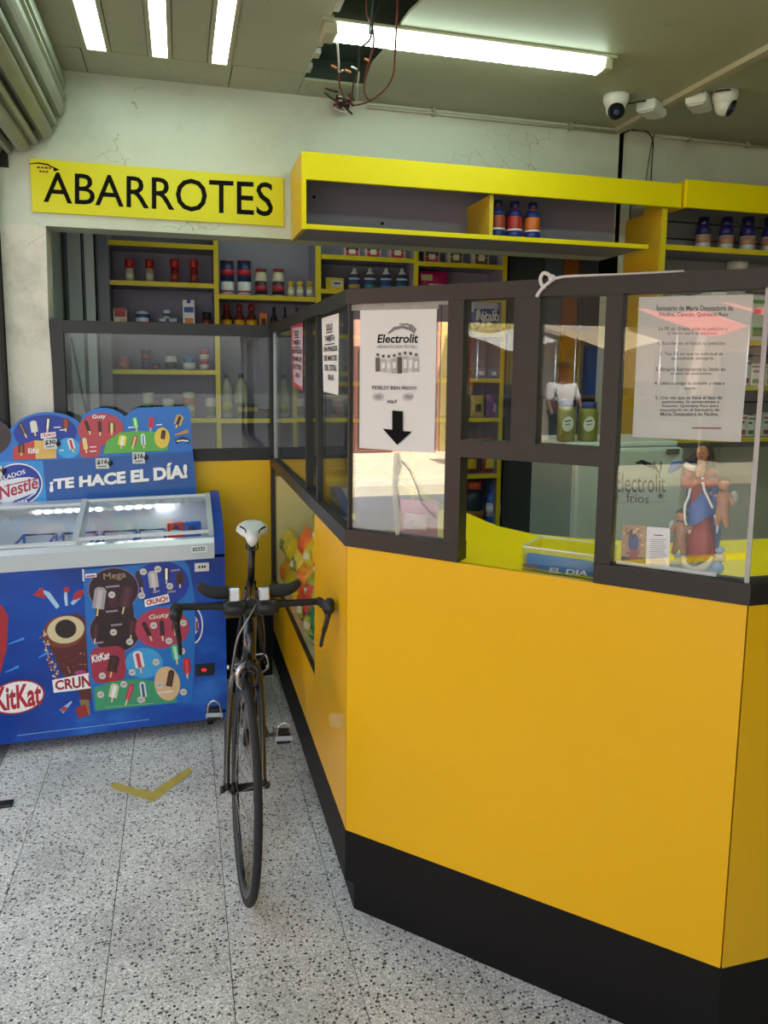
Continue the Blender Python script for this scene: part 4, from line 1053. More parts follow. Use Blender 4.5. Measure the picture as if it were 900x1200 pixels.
# menu poster stuck on the front
mp_ = thing('menu_poster', 'ice cream menu poster with coloured bubbles on the freezer front', 'poster', FP.P(170, 830))
a = Art(FP, .004, .00005)
a.poly([(97, 668), (215, 656), (222, 665), (228, 700), (229, 740), (226, 822), (208, 824), (110, 834), (103, 780)], C('#1a6fc0'))
a.build('sheet', mp_)
a = Art(FP, .0048, .00005)
a.ell(189, 684, 33, 26, DK, -4); 
a.ell(133, 691, 30, 26, C('#8f6f96'), -5); a.ell(133, 691, 29, 25, C('#2e141a'), -5); a.ell(135, 739, 30.5, 26, C('#8f6f96')); a.ell(135, 739, 29.5, 25, C('#2e141a')); a.poly([(112, 708), (155, 705), (157, 722), (112, 724)], C('#2e141a'))
a.ell(190, 736, 32, 24, C('#b23a55'), -3)
a.rrect(((104, 760), (146, 756), (148, 797), (109, 802)), C('#a52e40'), .25)
a.poly([(110, 806), (130, 799), (160, 795), (190, 800), (207, 806), (207, 823), (112, 833)], C('#3f9a6b'))
a.ell(169, 777, 22, 18, C('#3fa0d8')); a.ell(196, 801, 15, 20, C('#dfb98a'), -8)
a.text('Mega', ((121, 672), (147, 669), (148, 679), (122, 682)), C('#a4896d'), .01); a.poly([(169, 703), (197, 696), (199, 705), (170, 711.5)], WH); a.text('CRUNCH', ((171, 703.5), (196, 697.8), (197, 704.5), (172, 709.5)), RDc, .05); a.text('Guty', ((174, 721), (198, 717), (199, 724), (175, 728)), C('#e9dcb4'), .02); a.text('KitKat', ((107, 768), (128, 763), (129, 772), (108, 777)), WH, .03)
pop(a, 116, 705, 34, 8, C('#a89ea0'), C('#c3bcbc'), 14); pop(a, 147, 703, 34, 12, C('#4b2230'), C('#5b2d3a'), 13); pop(a, 112, 742, 26, 5, C('#3a1a20'), C('#512a30'), 9); pop(a, 154, 738, 26, 5, C('#3a1a20'), C('#512a30'), 9); a.ell(133, 706, 6, 6, C('#4a1f2a'))
pop(a, 164, 682, 26, -15, C('#3b1d2a'), None, 5); pop(a, 180, 682, 26, -8, C('#b9b6b4'), C('#d0cccc'), 11); pop(a, 195, 674, 20, 0, C('#221a20'), WH, 7); pop(a, 211, 680, 18, 0, C('#4a2520'), C('#3a1a18'), 9)
pop(a, 173, 740, 24, -25, C('#3b1418'), None, 5); pop(a, 190, 739, 24, -4, C('#3b1418'), None, 5); pop(a, 206, 733, 24, 5, C('#5b2a24'), C('#c98a8a'), 9)
pop(a, 132, 781, 26, 12, C('#3a1c18'), C('#4a2620'), 12); pop(a, 163, 776, 26, -12, C('#e6dede'), C('#c23a44'), 11); pop(a, 206, 767, 24, -10, C('#2fb38a'), C('#b9e6c8'), 9); pop(a, 219, 783, 24, -3, C('#c21f33'), C('#e04a50'), 8)
pop(a, 133, 812, 22, 12, C('#d3cfa6'), WH, 10); pop(a, 151, 814, 26, 18, C('#b8384a'), C('#d9566a'), 6); pop(a, 168, 811, 24, -8, C('#d9e4ea'), C('#384a6a'), 7); pop(a, 199, 798, 26, 10, C('#3b1d14'), C('#5b3320'), 7)
for (x, y) in ((168, 670), (185, 667), (199, 687), (166, 698), (131, 697), (133, 741), (152, 752), (180, 733), (215, 730), (198, 751), (120, 792), (155, 788), (183, 776), (213, 763), (118, 814), (145, 802), (165, 820), (215, 811), (187, 803)):
    a.ell(x, y, 4.2, 4, C('#cfcabf'), n=14); a.line([(x-2.2, y+.5), (x+2, y-.5)], .8, C('#4a4a48'))
for (x, y, w) in ((124, 688, 16), (124, 717, 14), (130, 733, 13), (200, 669, 11), (196, 694, 10), (179, 694, 8), (111, 754, 10)): a.line([(x, y), (x+w, y-1.5)], 2.2, C('#9c8a96'))
a.line([(185, 812), (203, 810)], 2.4, C('#e6e0d4')); a.line([(100, 675), (113, 674)], 4.5, WH); a.line([(101, 675.5), (112, 674.5)], 2, C('#b8384a')); a.line([(123, 829), (180, 824)], 1, C('#7cc0a0'))
a.build('bubble_print', mp_)
plate(96.2, 667, 99, 681, WPLAST, 'tape', y=YF-.0045, th=.001, par=mp_)
# price tags clipped to the header
for lb, q_, s_ in (('small white price tag reading 30 under the dark blue bubble', (51, 514, 67, 526), '$30'), ('left price tag reading 16 above the freezer slogan', (112, 537, 128, 549), '$16'), ('right price tag reading 16 above the freezer slogan', (155, 530, 170, 543), '$16'), ('price tag at the left picture edge above the round logo', (-13, 546, 3, 558), '$16')):
    p, r_ = PY(YH-.012).P(q_[0], q_[1]), PY(YH-.012).P(q_[2], q_[3])
    t = thing('price_tag', lb, 'tag', ((p.x+r_.x)/2, YH-.012, r_.z))
    MB().box((p.x, YH-.014, r_.z), (r_.x, YH-.012, p.z), PAPER).build('card', t)
    a = Art(PY(YH-.014), .00005); a.text(s_, rq(q_[0]+1.5, q_[1]+2, q_[2]-2, q_[3]-4, -.08), INK, .03); a.line([(q_[0]+3, q_[3]-2), (q_[2]-3, q_[3]-3)], .9, INK); a.build('lettering', t)
    MB().ball((r_.x+.004, YH-.010, (p.z+r_.z)/2), (.012, .007, .014), BLACKP, 10, 6).build('clip', t)
# ================================================================== BICYCLE (racing bike with flat base bar, front wheel towards the viewer)
A_F, A_W, LEAN = math.radians(5.5), math.radians(-1.5), math.radians(2.4)
FC = Vector((.157, 2.275, 0))
def _bp(s, l, z, a_):
    l2 = l*math.cos(LEAN)+z*math.sin(LEAN); z2 = z*math.cos(LEAN)-l*math.sin(LEAN)
    return FC+Vector((math.sin(a_)*s+math.cos(a_)*l2, math.cos(a_)*s-math.sin(a_)*l2, z2))
def fr_(s, l, z): return _bp(s, l, z, A_F)
def wh_(s, l, z): return _bp(s, l, z, A_W)
CARB = mat('#17171a', .22, var=.15, coat=.6, key='black_carbon')
RUB = mat('#1b1b1c', .75, var=.15, scale=40, key='tyre_rubber')
RIMM = mat('#202124', .35, .3, var=.1, key='dark_rim')
GRIP = mat('#1a1a1b', .7, var=.15, scale=50, key='bar_tape')
bk = thing('bicycle', 'black racing bicycle with white saddle leaning at the counter side', 'bicycle', (FC.x, FC.y+.5, 0))
def wheel(fn, s0, rear=False):
    ax = (fn(s0, 1, 0)-fn(s0, 0, 0)).normalized(); c = fn(s0, 0, .335)
    d1 = (fn(s0+1, 0, 0)-fn(s0, 0, 0)).normalized(); d2 = ax.cross(d1)
    if d2.z < 0: d2 = -d2
    w = MB().tube([c+(d1*math.cos(2*PI*k/48)+d2*math.sin(2*PI*k/48))*.3225 for k in range(48)], .0125, RUB, 10, closed=True).build('rear_wheel' if rear else 'front_wheel', bk)
    m_ = MB(); pr = [(.311, -.0095), (.292, -.008), (.284, -.003), (.284, .003), (.292, .008), (.311, .0095)]
    R = Vector((0, 0, 1)).rotation_difference(ax).to_matrix(); n = 48; vs_ = []
    for r, z in pr: vs_ += [c+(d1*math.cos(2*PI*k/n)+d2*math.sin(2*PI*k/n))*r+ax*z for k in range(n)]
    fs = [(i*n+k, i*n+(k+1) % n, (i+1)*n+(k+1) % n, (i+1)*n+k) for i in range(len(pr)-1) for k in range(n)]
    m_.add(vs_, fs, RIMM, True).build('rim', w)
    sp = MB()
    for k in range(24):
        t = 2*PI*k/24; side = (1 if k % 2 else -1)
        p = c+(d1*math.cos(t)+d2*math.sin(t))*.286; q = c+(d1*math.cos(t+.9*side*(1 if k % 4 < 2 else -1))+d2*math.sin(t+.9*side*(1 if k % 4 < 2 else -1)))*.02+ax*.03*side
        sp.tube([p, q], .0012, mat('#8c8d90', .3, .9), 4, cap=False)
    sp.build('spokes', w)
    hb = .05 if not rear else .065
    MB().lathe([(.01, -hb), (.022, -hb+.01), (.022, -hb+.016), (.013, -hb+.022), (.013, hb-.022), (.022, hb-.016), (.022, hb-.01), (.01, hb)], mat('#1f1f21', .35, .6), c, 14, axis=ax).build('hub', w)
    ql = MB().tube([c-ax*(hb+.028), c+ax*(hb+.028)], .005, CHROME if rear else BLACKP, 8)
    for sg_ in (-1, 1): ql.lathe([(.011, -.008), (.012, 0), (.009, .008)], CHROME if rear else BLACKP, c+ax*sg_*(hb+.02), 10, axis=ax)
    ql.build('quick_release', w)
    return c, ax
wheel(wh_, 0); wheel(fr_, .985, True)
# fork, head, frame
for sd in (-1, 1):
    MB().tube(spl([wh_(.062, sd*.034, .70), wh_(.058, sd*.045, .64), wh_(.04, sd*.055, .50), wh_(.0, sd*.058, .335)], 5), [.013]*6+[.012]*5+[.010]*4+[.012], CARB, 10).build('fork_blade', bk)
MB().tube([wh_(.062, -.036, .705), wh_(.064, 0, .715), wh_(.062, .036, .705)], .018, CARB, 10).build('fork_crown', bk)
def ht(z): return fr_(.062+(z-.70)*.30, 0, z)
MB().tube([ht(.72), ht(.78), ht(.86)], [.023, .021, .022], CARB, 14).build('head_tube', bk)
MB().tube([ht(.86), ht(.90)], .018, BLACKP, 12).build('headset_spacer', bk)
def tubef(nm, p, q, r0, r1, m=CARB, mid=None): return MB().tube([p, p.lerp(q, .5), q], [r0, mid or (r0+r1)/2, r1], m, 12).build(nm, bk)
hb_, htp = ht(.745), ht(.84)
BBp = fr_(.585, 0, .27); SCp = fr_(.735, 0, .79); RA = (.985, .335)
tubef('down_tube', hb_, BBp, .024, .027); tubef('top_tube', htp, SCp, .020, .016); tubef('seat_tube', BBp, SCp, .019, .018)
for sd in (-1, 1):
    tubef('chain_stay', fr_(.60, sd*.03, .275), fr_(.985, sd*.068, .335), .011, .009)
    tubef('seat_stay', fr_(.735, sd*.018, .77), fr_(.985, sd*.068, .335), .008, .008)
tubef('seat_post', SCp, fr_(.775, 0, .965), .0145, .0145, mat('#121213', .3, var=.1))
MB().lathe([(.022, -.012), (.022, .012)], BLACKP, SCp, 12, axis=(fr_(.775, 0, .965)-SCp)).build('seat_clamp', bk)
# white stripes of the down tube
dt = MB()
for u in (.12, .22, .30):
    p = hb_.lerp(BBp, u); q = hb_.lerp(BBp, u+.05); off = (fr_(0, .010, 0)-fr_(0, 0, 0))+Vector((0, -.018, .012))
    dt.bar(p+off, q+off, .010, .004, mat('#cfc6a8', .4), up=(0, -1, .3))
dt.build('tube_decal', bk)
# saddle
SW = mat('#dededb', .45, var=.04, key='white_saddle')
sec = [(.655, .014, .985), (.668, .022, .99), (.70, .025, .992), (.745, .032, .994), (.79, .052, .997), (.84, .068, 1.002), (.885, .066, 1.008), (.905, .04, 1.005)]
vs_ = []; fs = []; n = 12
for (s, w, z) in sec:
    for k in range(n):
        t = 2*PI*k/n
        l = w*math.cos(t); hh = .016*math.sin(t)
        if math.sin(t) < 0: hh *= 1.5
        vs_.append(fr_(s, l, z+hh-.018*(abs(math.cos(t))**3)*(w/.068)-(.012*math.exp(-(l/.014)**2) if w > .05 and math.sin(t) > 0 else 0)))
for i in range(len(sec)-1):
    for k in range(n): fs.append((i*n+k, i*n+(k+1) % n, (i+1)*n+(k+1) % n, (i+1)*n+k))
fs += [list(range(n))[::-1], [(len(sec)-1)*n+k for k in range(n)]]
sd_o = MB().add(vs_, fs, SW, True).build('saddle', bk)
m_ = MB()
for sgn in (-1, 1):
    m_.tube(spl([fr_(.72, sgn*.022, .992), fr_(.78, sgn*.03, 1.004), fr_(.83, sgn*.052, 1.006)], 4), .003, INK, 6)
m_.build('piping', sd_o)
m_ = MB()
for sgn in (-1, 1): m_.tube(spl([fr_(.64, sgn*.008, .955), fr_(.70, sgn*.022, .945), fr_(.80, sgn*.022, .948), fr_(.88, sgn*.03, .975)], 4), .0035, BLACKP, 6)
m_.build('rails', sd_o)
MB().box((-.001, 0, 0), (.001, .001, .001), BLACKP)
# stem, base bar, grips, brake levers, elbow pads
st0 = ht(.895); 
MB().tube([st0, wh_(.015, 0, .925)], [.02, .019], BLACKP, 12).build('stem', bk)
MB().tube(spl([wh_(.035, -.23, .925), wh_(.02, -.12, .928), wh_(.015, 0, .93), wh_(.02, .12, .928), wh_(.035, .23, .925)], 5), [.011]*6+[.013]*3+[.0145]*3+[.013]*3+[.011]*6, GRIP, 10).build('base_bar', bk)
for sgn in (-1, 1):
    g = MB().tube(spl([wh_(.04, sgn*.224, .925), wh_(-.02, sgn*.228, .93), wh_(-.07, sgn*.228, .945), wh_(-.10, sgn*.226, .962)], 5), [.014]*8+[.016]*5+[.017]*2+[.012], GRIP, 10).build('grip', bk)
    MB().tube(spl([wh_(-.085, sgn*.226, .95), wh_(-.095, sgn*.222, .91), wh_(-.085, sgn*.214, .86), wh_(-.075, sgn*.21, .815)], 5), [.010]*5+[.008]*5+[.006]*5+[.005], BLACKP, 8).build('brake_lever', g)
    MB().ball(wh_(-.088, sgn*.226, .945), (.02, .025, .026), BLACKP, 12, 7).build('lever_hood', g)
    p = MB().tube(spl([wh_(.04, sgn*.045, .962), wh_(.03, sgn*.08, .966), wh_(.03, sgn*.125, .972), wh_(.04, sgn*.158, .992)], 5), [.016, .018, .019, .02, .02, .02, .02, .02, .02, .019, .018, .017, .016, .014, .012, .009], GRIP, 10).build('elbow_pad', bk)
    MB().box((-.017, -.012, -.022), (.017, .012, .022), CHROME, .005).build('clamp', p, False).location = wh_(.0, sgn*.045-.005, .968)-org(p)
    MB().lathe([(.022, -.035), (.026, -.02), (.026, .02), (.022, .035)], BLACKP, wh_(.0, sgn*.05, .925), 12, axis=(wh_(0, 1, 0)-wh_(0, 0, 0))).build('bar_clamp', bk)
# cables
CAB = mat('#8f9093', .35, .6, var=.1)
for k, pts in enumerate(([wh_(.0, .02, .94), wh_(-.03, -.01, .90), wh_(-.03, -.04, .84), wh_(-.01, -.05, .76), wh_(.03, -.05, .70)],
                         [wh_(.0, .03, .93), wh_(-.03, .04, .86), wh_(.0, .045, .77), wh_(.03, .03, .74)],
                         [wh_(.03, .025, .76), wh_(.0, .05, .77), wh_(.0, .06, .73), wh_(.03, .045, .70)])):
    MB().tube(spl(pts, 6), .0028, CAB if k != 1 else BLACKP, 6).build('brake_cable', bk)
# front brake caliper
cl_ = MB()
for sgn in (-1, 1): cl_.tube(spl([wh_(.03, sgn*.004, .735), wh_(.02, sgn*.030, .715), wh_(.018, sgn*.030, .675), wh_(.02, sgn*.014, .655)], 4), [.008]*6+[.007]*6+[.006], CHROME if sgn < 0 else BLACKP, 8)
cl_.lathe([(.012, -.012), (.012, .012)], BLACKP, wh_(.022, 0, .735), 10, axis=(0, 1, 0)); cl_.build('front_brake', bk)
# drivetrain: crank, chainring, pedals
axl = (fr_(0, 1, 0)-fr_(0, 0, 0)).normalized()
m_ = MB(); n = 40
pr = [(.095, -.002), (.100, 0), (.095, .002), (.082, .002), (.082, -.002), (.095, -.002)]
cR = fr_(.585, -.05, .27); f1 = (fr_(1, 0, 0)-fr_(0, 0, 0)).normalized(); f2 = Vector((0, 0, 1))
vs_ = []
for r, z in pr: vs_ += [cR+(f1*math.cos(2*PI*k/n)+f2*math.sin(2*PI*k/n))*r+axl*z for k in range(n)]
m_.add(vs_, [(i*n+k, i*n+(k+1) % n, (i+1)*n+(k+1) % n, (i+1)*n+k) for i in range(5) for k in range(n)], mat('#77787b', .35, .8))
for k in range(5):
    t = 2*PI*k/5; m_.bar(cR, cR+(f1*math.cos(t)+f2*math.sin(t))*.085, .012, .005, BLACKP, up=tuple(axl))
m_.build('chainring', bk)
th = math.radians(10)
for sgn in (-1, 1):
    ds, dz = -sgn*.17*math.cos(th), sgn*.17*math.sin(th)
    p0, p1 = fr_(.585, sgn*.062, .27), fr_(.585+ds, sgn*.075, .27+dz)
    ck = MB().bar(p0, p1, .022, .012, mat('#1c1c1e', .35, .5), up=tuple(axl)).build('crank', bk)
    MB().lathe([(.018, -.01), (.018, .01)], BLACKP, p0, 12, axis=axl).build('crank_bolt', ck)
    pd = MB(); c = fr_(.585+ds, sgn*.135, .27+dz)
    pd.tube([p1, c+axl*sgn*.035], .007, BLACKP, 8)
    for dl in (-.032, .032): pd.bar(c+axl*dl+Vector((0, -.035, -.004)), c+axl*dl+Vector((0, .035, .004)), .004, .022, CHROME)
    for dy in (-.033, .033): pd.bar(c-axl*.032+Vector((0, dy, 0)), c+axl*.032+Vector((0, dy, 0)), .005, .018, CHROME)
    po = pd.build('pedal', bk)
    MB().tube(spl([c+axl*-.026+Vector((0, -.035, .012)), c+axl*-.022+Vector((0, -.045, .05)), c+Vector((0, -.045, .066)), c+axl*.022+Vector((0, -.045, .05)), c+axl*.026+Vector((0, -.035, .012))], 4), .0035, CHROME, 6).build('toe_cage', po)
    MB().box((-.026, -.028, -.026), (.026, .028, -.008), BLACKP, .004).build('pedal_body', po, False).location = c-org(po)
MB().tube([fr_(.60, -.05, .365), fr_(.985, -.05, .37)], .004, mat('#3a3a3c', .4, .8), 6).tube([fr_(.60, -.05, .175), fr_(.99, -.05, .25)], .004, mat('#3a3a3c', .4, .8), 6).build('chain', bk)
MB().lathe([(.04, -.012), (.045, 0), (.03, .012)], mat('#8d8e92', .35, .8), fr_(.985, -.05, .335), 20, axis=axl).build('sprockets', bk)
MB().bar(fr_(.985, -.055, .29), fr_(1.0, -.055, .17), .02, .012, BLACKP).build('rear_derailleur', bk)
MB().bar(fr_(.66, -.03, .40), fr_(.66, -.06, .37), .03, .02, CHROME).build('front_derailleur', bk)
# ================================================================== GOODS
ORD = ['leftmost', 'second', 'third', 'fourth', 'fifth', 'sixth', 'seventh']
def M_(c): return mat(c, .4, var=.05, scale=20) if isinstance(c, str) else c
def lathe_item(name, label, cat, X, Y, Z, w, h, parts, seg=16, group=None, sy=1.0, children=None):
    """parts: (part name, colour, [(radius fraction, height fraction)...])"""
    t = thing(name, label, cat, (X, Y, Z), 0, group)
    for pn, c, prof in parts:
        MB().lathe([(r*w/2, z*h) for r, z in prof], M_(c), (0, 0, 0), seg, 1, sy).build(pn, t, False)
    return t
def box_item(name, label, cat, X, Y, Z, w, d, h, c, faces=(), group=None, bev=.003, lid=None):
    t = thing(name, label, cat, (X, Y, Z), 0, group)
    MB().box((-w/2, -d/2, 0), (w/2, d/2, h), M_(c), bev).build('carton', t, False)
    if faces:
        m_ = MB()
        for i, (u0, v0, u1, v1, cc) in enumerate(faces):
            o = .0006*(i+1)
            m_.add([(-w/2+u0*w, -d/2-o, v0*h), (-w/2+u1*w, -d/2-o, v0*h), (-w/2+u1*w, -d/2-o, v1*h), (-w/2+u0*w, -d/2-o, v1*h)], [(0, 1, 2, 3)], M_(cc))
        m_.build('print', t, False)
    return t
def bag_item(name, label, cat, X, Y, Z, w, h, d, c, spots=(), tilt=0.0, rz=0.0, group=None, seed=0):
    t = thing(name, label, cat, (X, Y, Z), rz, group)
    rnd = random.Random(seed); nu, nv = 8, 9; m_ = MB(); ct_, st_ = math.cos(tilt), math.sin(tilt)
    ph = rnd.uniform(0, 6)
    for sgn in (-1, 1):
        vs_ = []
        for j in range(nv+1):
            v = j/nv
            for i in range(nu+1):
                u = i/nu; th = (max(0, math.sin(PI*u))**.6)*(max(0, math.sin(PI*min(1, max(0, (v-.06)/.88))))**.5)*d/2
                th *= 1+.22*math.sin(u*11+ph+v*7)
                x = (u-.5)*w*(1-.06*math.sin(PI*v)); y = sgn*th; z = v*h
                vs_.append((x, y*ct_-z*st_ if tilt else y, z*ct_+y*st_ if tilt else z))
        fs = []
        for j in range(nv):
            for i in range(nu):
                q = (j*(nu+1)+i, j*(nu+1)+i+1, (j+1)*(nu+1)+i+1, (j+1)*(nu+1)+i)
                fs.append(q if sgn < 0 else q[::-1])
        m_.add(vs_, fs, M_(c), True)
    b_ = m_.build('pouch', t, False)
    pr = MB()
    for k, (u0, v0, u1, v1, cc) in enumerate(spots):
        n = 6; vs_ = []
        for j in range(n+1):
            for i in range(n+1):
                u = u0+(u1-u0)*i/n; v = v0+(v1-v0)*j/n
                th = (max(0, math.sin(PI*u))**.6)*(max(0, math.sin(PI*min(1, max(0, (v-.06)/.88))))**.5)*d/2*(1+.22*math.sin(u*11+ph+v*7))+.0015+.0008*k
                x = (u-.5)*w*(1-.06*math.sin(PI*v)); y = -th; z = v*h
                vs_.append((x, y*ct_-z*st_, z*ct_+y*st_))
        pr.add(vs_, [(j*(n+1)+i, j*(n+1)+i+1, (j+1)*(n+1)+i+1, (j+1)*(n+1)+i) for j in range(n) for i in range(n)], M_(cc), True)
    if spots: pr.build('print', t, False)
    return t
YI = 4.86
def size(x0, x1, yt, Z, Y=YI):
    a_, b_ = at(x0, yt+5, Y).x, at(x1, yt+5, Y).x
    return (a_+b_)/2, b_-a_, max(.03, at((x0+x1)/2, yt, Y).z-Z)
GL = [(.94, 0), (1, .03), (1, .6), (.8, .72)]
# --- bay 1, upper shelf: four spice jars with red caps
for k, (x0, x1, c, lb) in enumerate(((146, 157, '#c9b79a', 'leftmost red capped spice jar with pale seasoning'), (170, 180, '#b99a78', 'second red capped spice jar with speckled seasoning'), (199, 210, '#7a1f1c', 'third red capped spice jar with dark red chili'), (222, 232, '#821f1c', 'rightmost red capped spice jar with dark red chili'))):
    X, w, h = size(x0, x1, 304, SZ[(0, 1)])
    lathe_item('spice_jar', lb+' on the top left shelf', 'jar', X, YI, SZ[(0, 1)], w, h, [('body', c, [(.85, 0), (.9, .03), (.9, .55), (.7, .64)]), ('label', '#d9cfb8' if k < 2 else '#a03a30', [(.92, .1), (.92, .42)]), ('cap', '#b01d22', [(.75, .62), (1, .72), (1, .97), (.95, 1)])], 14, 'spice jars on the top left shelf')
Z = SZ[(0, 2)]
box = lambda *a_, **k_: box_item(*a_, **k_)
X, w, h = size(133, 149, 361, Z); box('food_carton', 'white and red carton with red lid at the left of the second shelf', 'carton', X, YI, Z, w, .06, h, '#d9cdb8', [(.1, .5, .9, .85, '#a8262a'), (0, .86, 1, 1, '#b3262a'), (.5, .1, .9, .4, '#d8a04a')])
X, w, h = size(159, 175, 364, Z); lathe_item('food_tin', 'blue and white tin with a red stripe on the second shelf', 'can', X, YI, Z, w, h, [('tin', '#d9dce4', [(.9, 0), (1, .05), (1, .75), (.9, .9), (.4, 1)]), ('label', '#c8382c', [(1.02, .05), (1.02, .3)]), ('band', '#2a4f9c', [(1.02, .55), (1.02, .78)])])
for k, (x0, x1, yt) in enumerate(((186, 195, 373), (198, 208, 373), (191, 200, 363))):
    zb = Z if k < 2 else SZ[(0, 2)]+size(186, 195, 373, Z)[2]
    X, w, h = size(x0, x1, yt, zb); h = h if k < 2 else .05
    lathe_item('small_tub', ['lower left small white tub of a stacked trio', 'lower right small white tub of a stacked trio', 'top small white tub of a stacked trio'][k], 'tub', X, YI, zb, w, h, [('tub', '#d5d8de', [(.85, 0), (1, .8), (1, .9)]), ('label', '#56627c', [(.96, .25), (1.0, .6)]), ('lid', '#c6ccd6', [(1.05, .88), (1.05, 1)])], 12, 'stacked small white tubs')
X, w, h = size(214, 228, 352, Z); box('milk_carton', 'tall white carton with blue cap and orange dish picture', 'carton', X, YI, Z, w, .06, h, '#dfe3e8', [(.1, .55, .9, .75, '#274a9a'), (.15, .05, .85, .35, '#cf7a2c'), (.35, .88, .65, 1, '#1d3f9e')])
X, w, h = size(237, 248, 366, Z); lathe_item('coffee_jar', 'dark coffee jar with black lid at the end of the second shelf', 'jar', X, YI, Z, w, h, [('body', '#3a1d18', GL), ('label', '#8a3a30', [(1.02, .1), (1.02, .5)]), ('lid', '#1b1718', [(.9, .7), (.95, .75), (.95, 1)])])
Z = SZ[(0, 3)]
CAN = lambda a_, b_: [('tin', a_, [(.95, 0), (1, .02), (1, .98), (.95, 1)]), ('label', b_, [(1.02, .06), (1.02, .55)]), ('rim', '#b9bbbd', [(1.03, .96), (1.03, 1.0)])]
for x0, x1, yt, a_, b_, lb, nm in ((139, 151, 418, '#b5665a', '#c98a7c', 'faded salmon can at the left of the third shelf', 'food_can'), (166, 176, 422, '#23305c', '#3b4a8a', 'lower navy can of a two can stack', 'food_can'), (193, 207, 417, '#d4d3cc', '#3a3a38', 'white can with dark label on the third shelf', 'food_can'), (214, 229, 418, '#2d6aa8', '#dcdcd4', 'blue and white can on the third shelf', 'food_can'), (234, 245, 422, '#b8242c', '#d9cfc4', 'lower red can of a two can stack', 'food_can')):
    X, w, h = size(x0, x1, yt, Z); lathe_item(nm, lb, 'can', X, YI, Z, w, h, CAN(a_, b_))
for x0, x1, yt, yb2, a_, b_, lb in ((165, 176, 409, 422, '#1d2a5a', '#a83030', 'upper navy can of a two can stack'), (234, 245, 410, 422, '#c2262e', '#e0d8cc', 'upper red can of a two can stack')):
    zb = at((x0+x1)/2, yb2, YI).z; X, w, h = size(x0, x1, yt, zb); lathe_item('food_can', lb, 'can', X, YI, zb, w, h, CAN(a_, b_))
X, w, h = size(178, 187, 425, Z); lathe_item('food_can', 'small dark red can beside the navy stack', 'can', X, YI, Z, w, h, CAN('#5a2a34', '#8a4a50'))
Z = SZ[(0, 4)]
for x0, x1, yt, a_, b_, lb in ((166, 180, 459, '#cfc9b4', '#3f7a3c', 'white can with green vegetable label on the bottom shelf'), (190, 204, 467, '#d8d2c4', '#b03a34', 'white can with red lettering half hidden by the freezer sign'), (241, 254, 466, '#d9d4c6', '#7a8a4a', 'white can with salad picture beside the yellow post')):
    X, w, h = size(x0, x1, yt, Z); lathe_item('food_can', lb, 'can', X, YI, Z, w, h, CAN(a_, b_))
X, w, h = size(214, 228, 475, Z); lathe_item('food_can', 'lower white and orange can of a stack by the freezer sign', 'can', X, YI, Z, w, h, CAN('#d2d0c0', '#8a9a5a'))
zb = at(220, 475, YI).z; X, w, h = size(214, 228, 459, zb); lathe_item('food_can', 'upper white and orange can of a stack by the freezer sign', 'can', X, YI, zb, w, h, CAN('#cfccbc', '#b8642c'))
# --- bay 2
Z = SZ[(1, 0)]
for k, (x0, x1) in enumerate(((258, 274), (278, 294))):
    X, w, h = size(x0, x1, 306, Z); lathe_item('salt_canister', ['left', 'right'][k]+' of two tall navy red and white salt canisters', 'canister', X, YI, Z, w, h, [('body', '#e0dfe4', [(1, 0), (1, .4)]), ('label', '#1c2a5e', [(1.01, .4), (1.01, .94)]), ('emblem', '#c22430', [(1.02, .58), (1.02, .74)]), ('base_band', '#a83a44', [(1.01, .10), (1.01, .15)]), ('lid', '#5a1a2a', [(1.03, .94), (1.03, 1), (.9, 1.005)])], 18, 'salt canisters')
for k, (x0, x1) in enumerate(((299, 313), (319, 333))):
    X, w, h = size(x0, x1, 315, Z); lathe_item('sauce_jar', ['left', 'right'][k]+' of two cream filled jars with dark red lids', 'jar', X, YI, Z, w, h, [('body', '#cfc8b4', [(.95, 0), (1, .03), (1, .62), (.82, .82), (.8, .9)]), ('label', '#2c2a30', [(1.02, .08), (1.02, .55)]), ('label_stripe', '#a8303a', [(1.03, .2), (1.03, .4)]), ('lid', '#7a2a2e', [(.9, .88), (.9, 1)])], 16, 'cream jars')
for k, (x0, x1) in enumerate(((337, 345), (347.5, 355.5), (359, 367))):
    X, w, h = size(x0, x1, 330, Z); lathe_item('small_jar', ['left', 'middle', 'right'][k]+' of three small yellow lidded glass jars', 'jar', X, YI, Z, w, h, [('body', '#b9b48c', GL), ('label', '#d6d2b8', [(1.02, .1), (1.02, .5)]), ('lid', '#b59a2a', [(.9, .7), (.95, .74), (.95, 1)])], 12, 'small yellow jars')
Z = SZ[(1, 1)]
for k, (x0, x1) in enumerate(((259, 272), (274, 287), (288, 301))):
    X, w, h = size(x0, x1, 357, Z); lathe_item('hot_sauce_bottle', ['left', 'middle', 'right'][k]+' of three dark red hot sauce bottles with yellow labels', 'bottle', X, YI, Z, w, h, [('body', '#5a1712', [(.9, 0), (1, .05), (1, .45), (.45, .68), (.42, .78)]), ('label', '#d9a51c', [(1.02, .05), (1.02, .4)]), ('cap', '#8a1a1a', [(.5, .76), (.55, .78), (.5, 1)])], 14, 'hot sauce bottles')
X, w, h = size(304, 313, 367, Z); box('spice_packet', 'small orange packet beside the hot sauce bottles', 'packet', X, YI, Z, w, .02, h, '#d97a1c', [(.2, .2, .8, .7, '#3a1a10')])
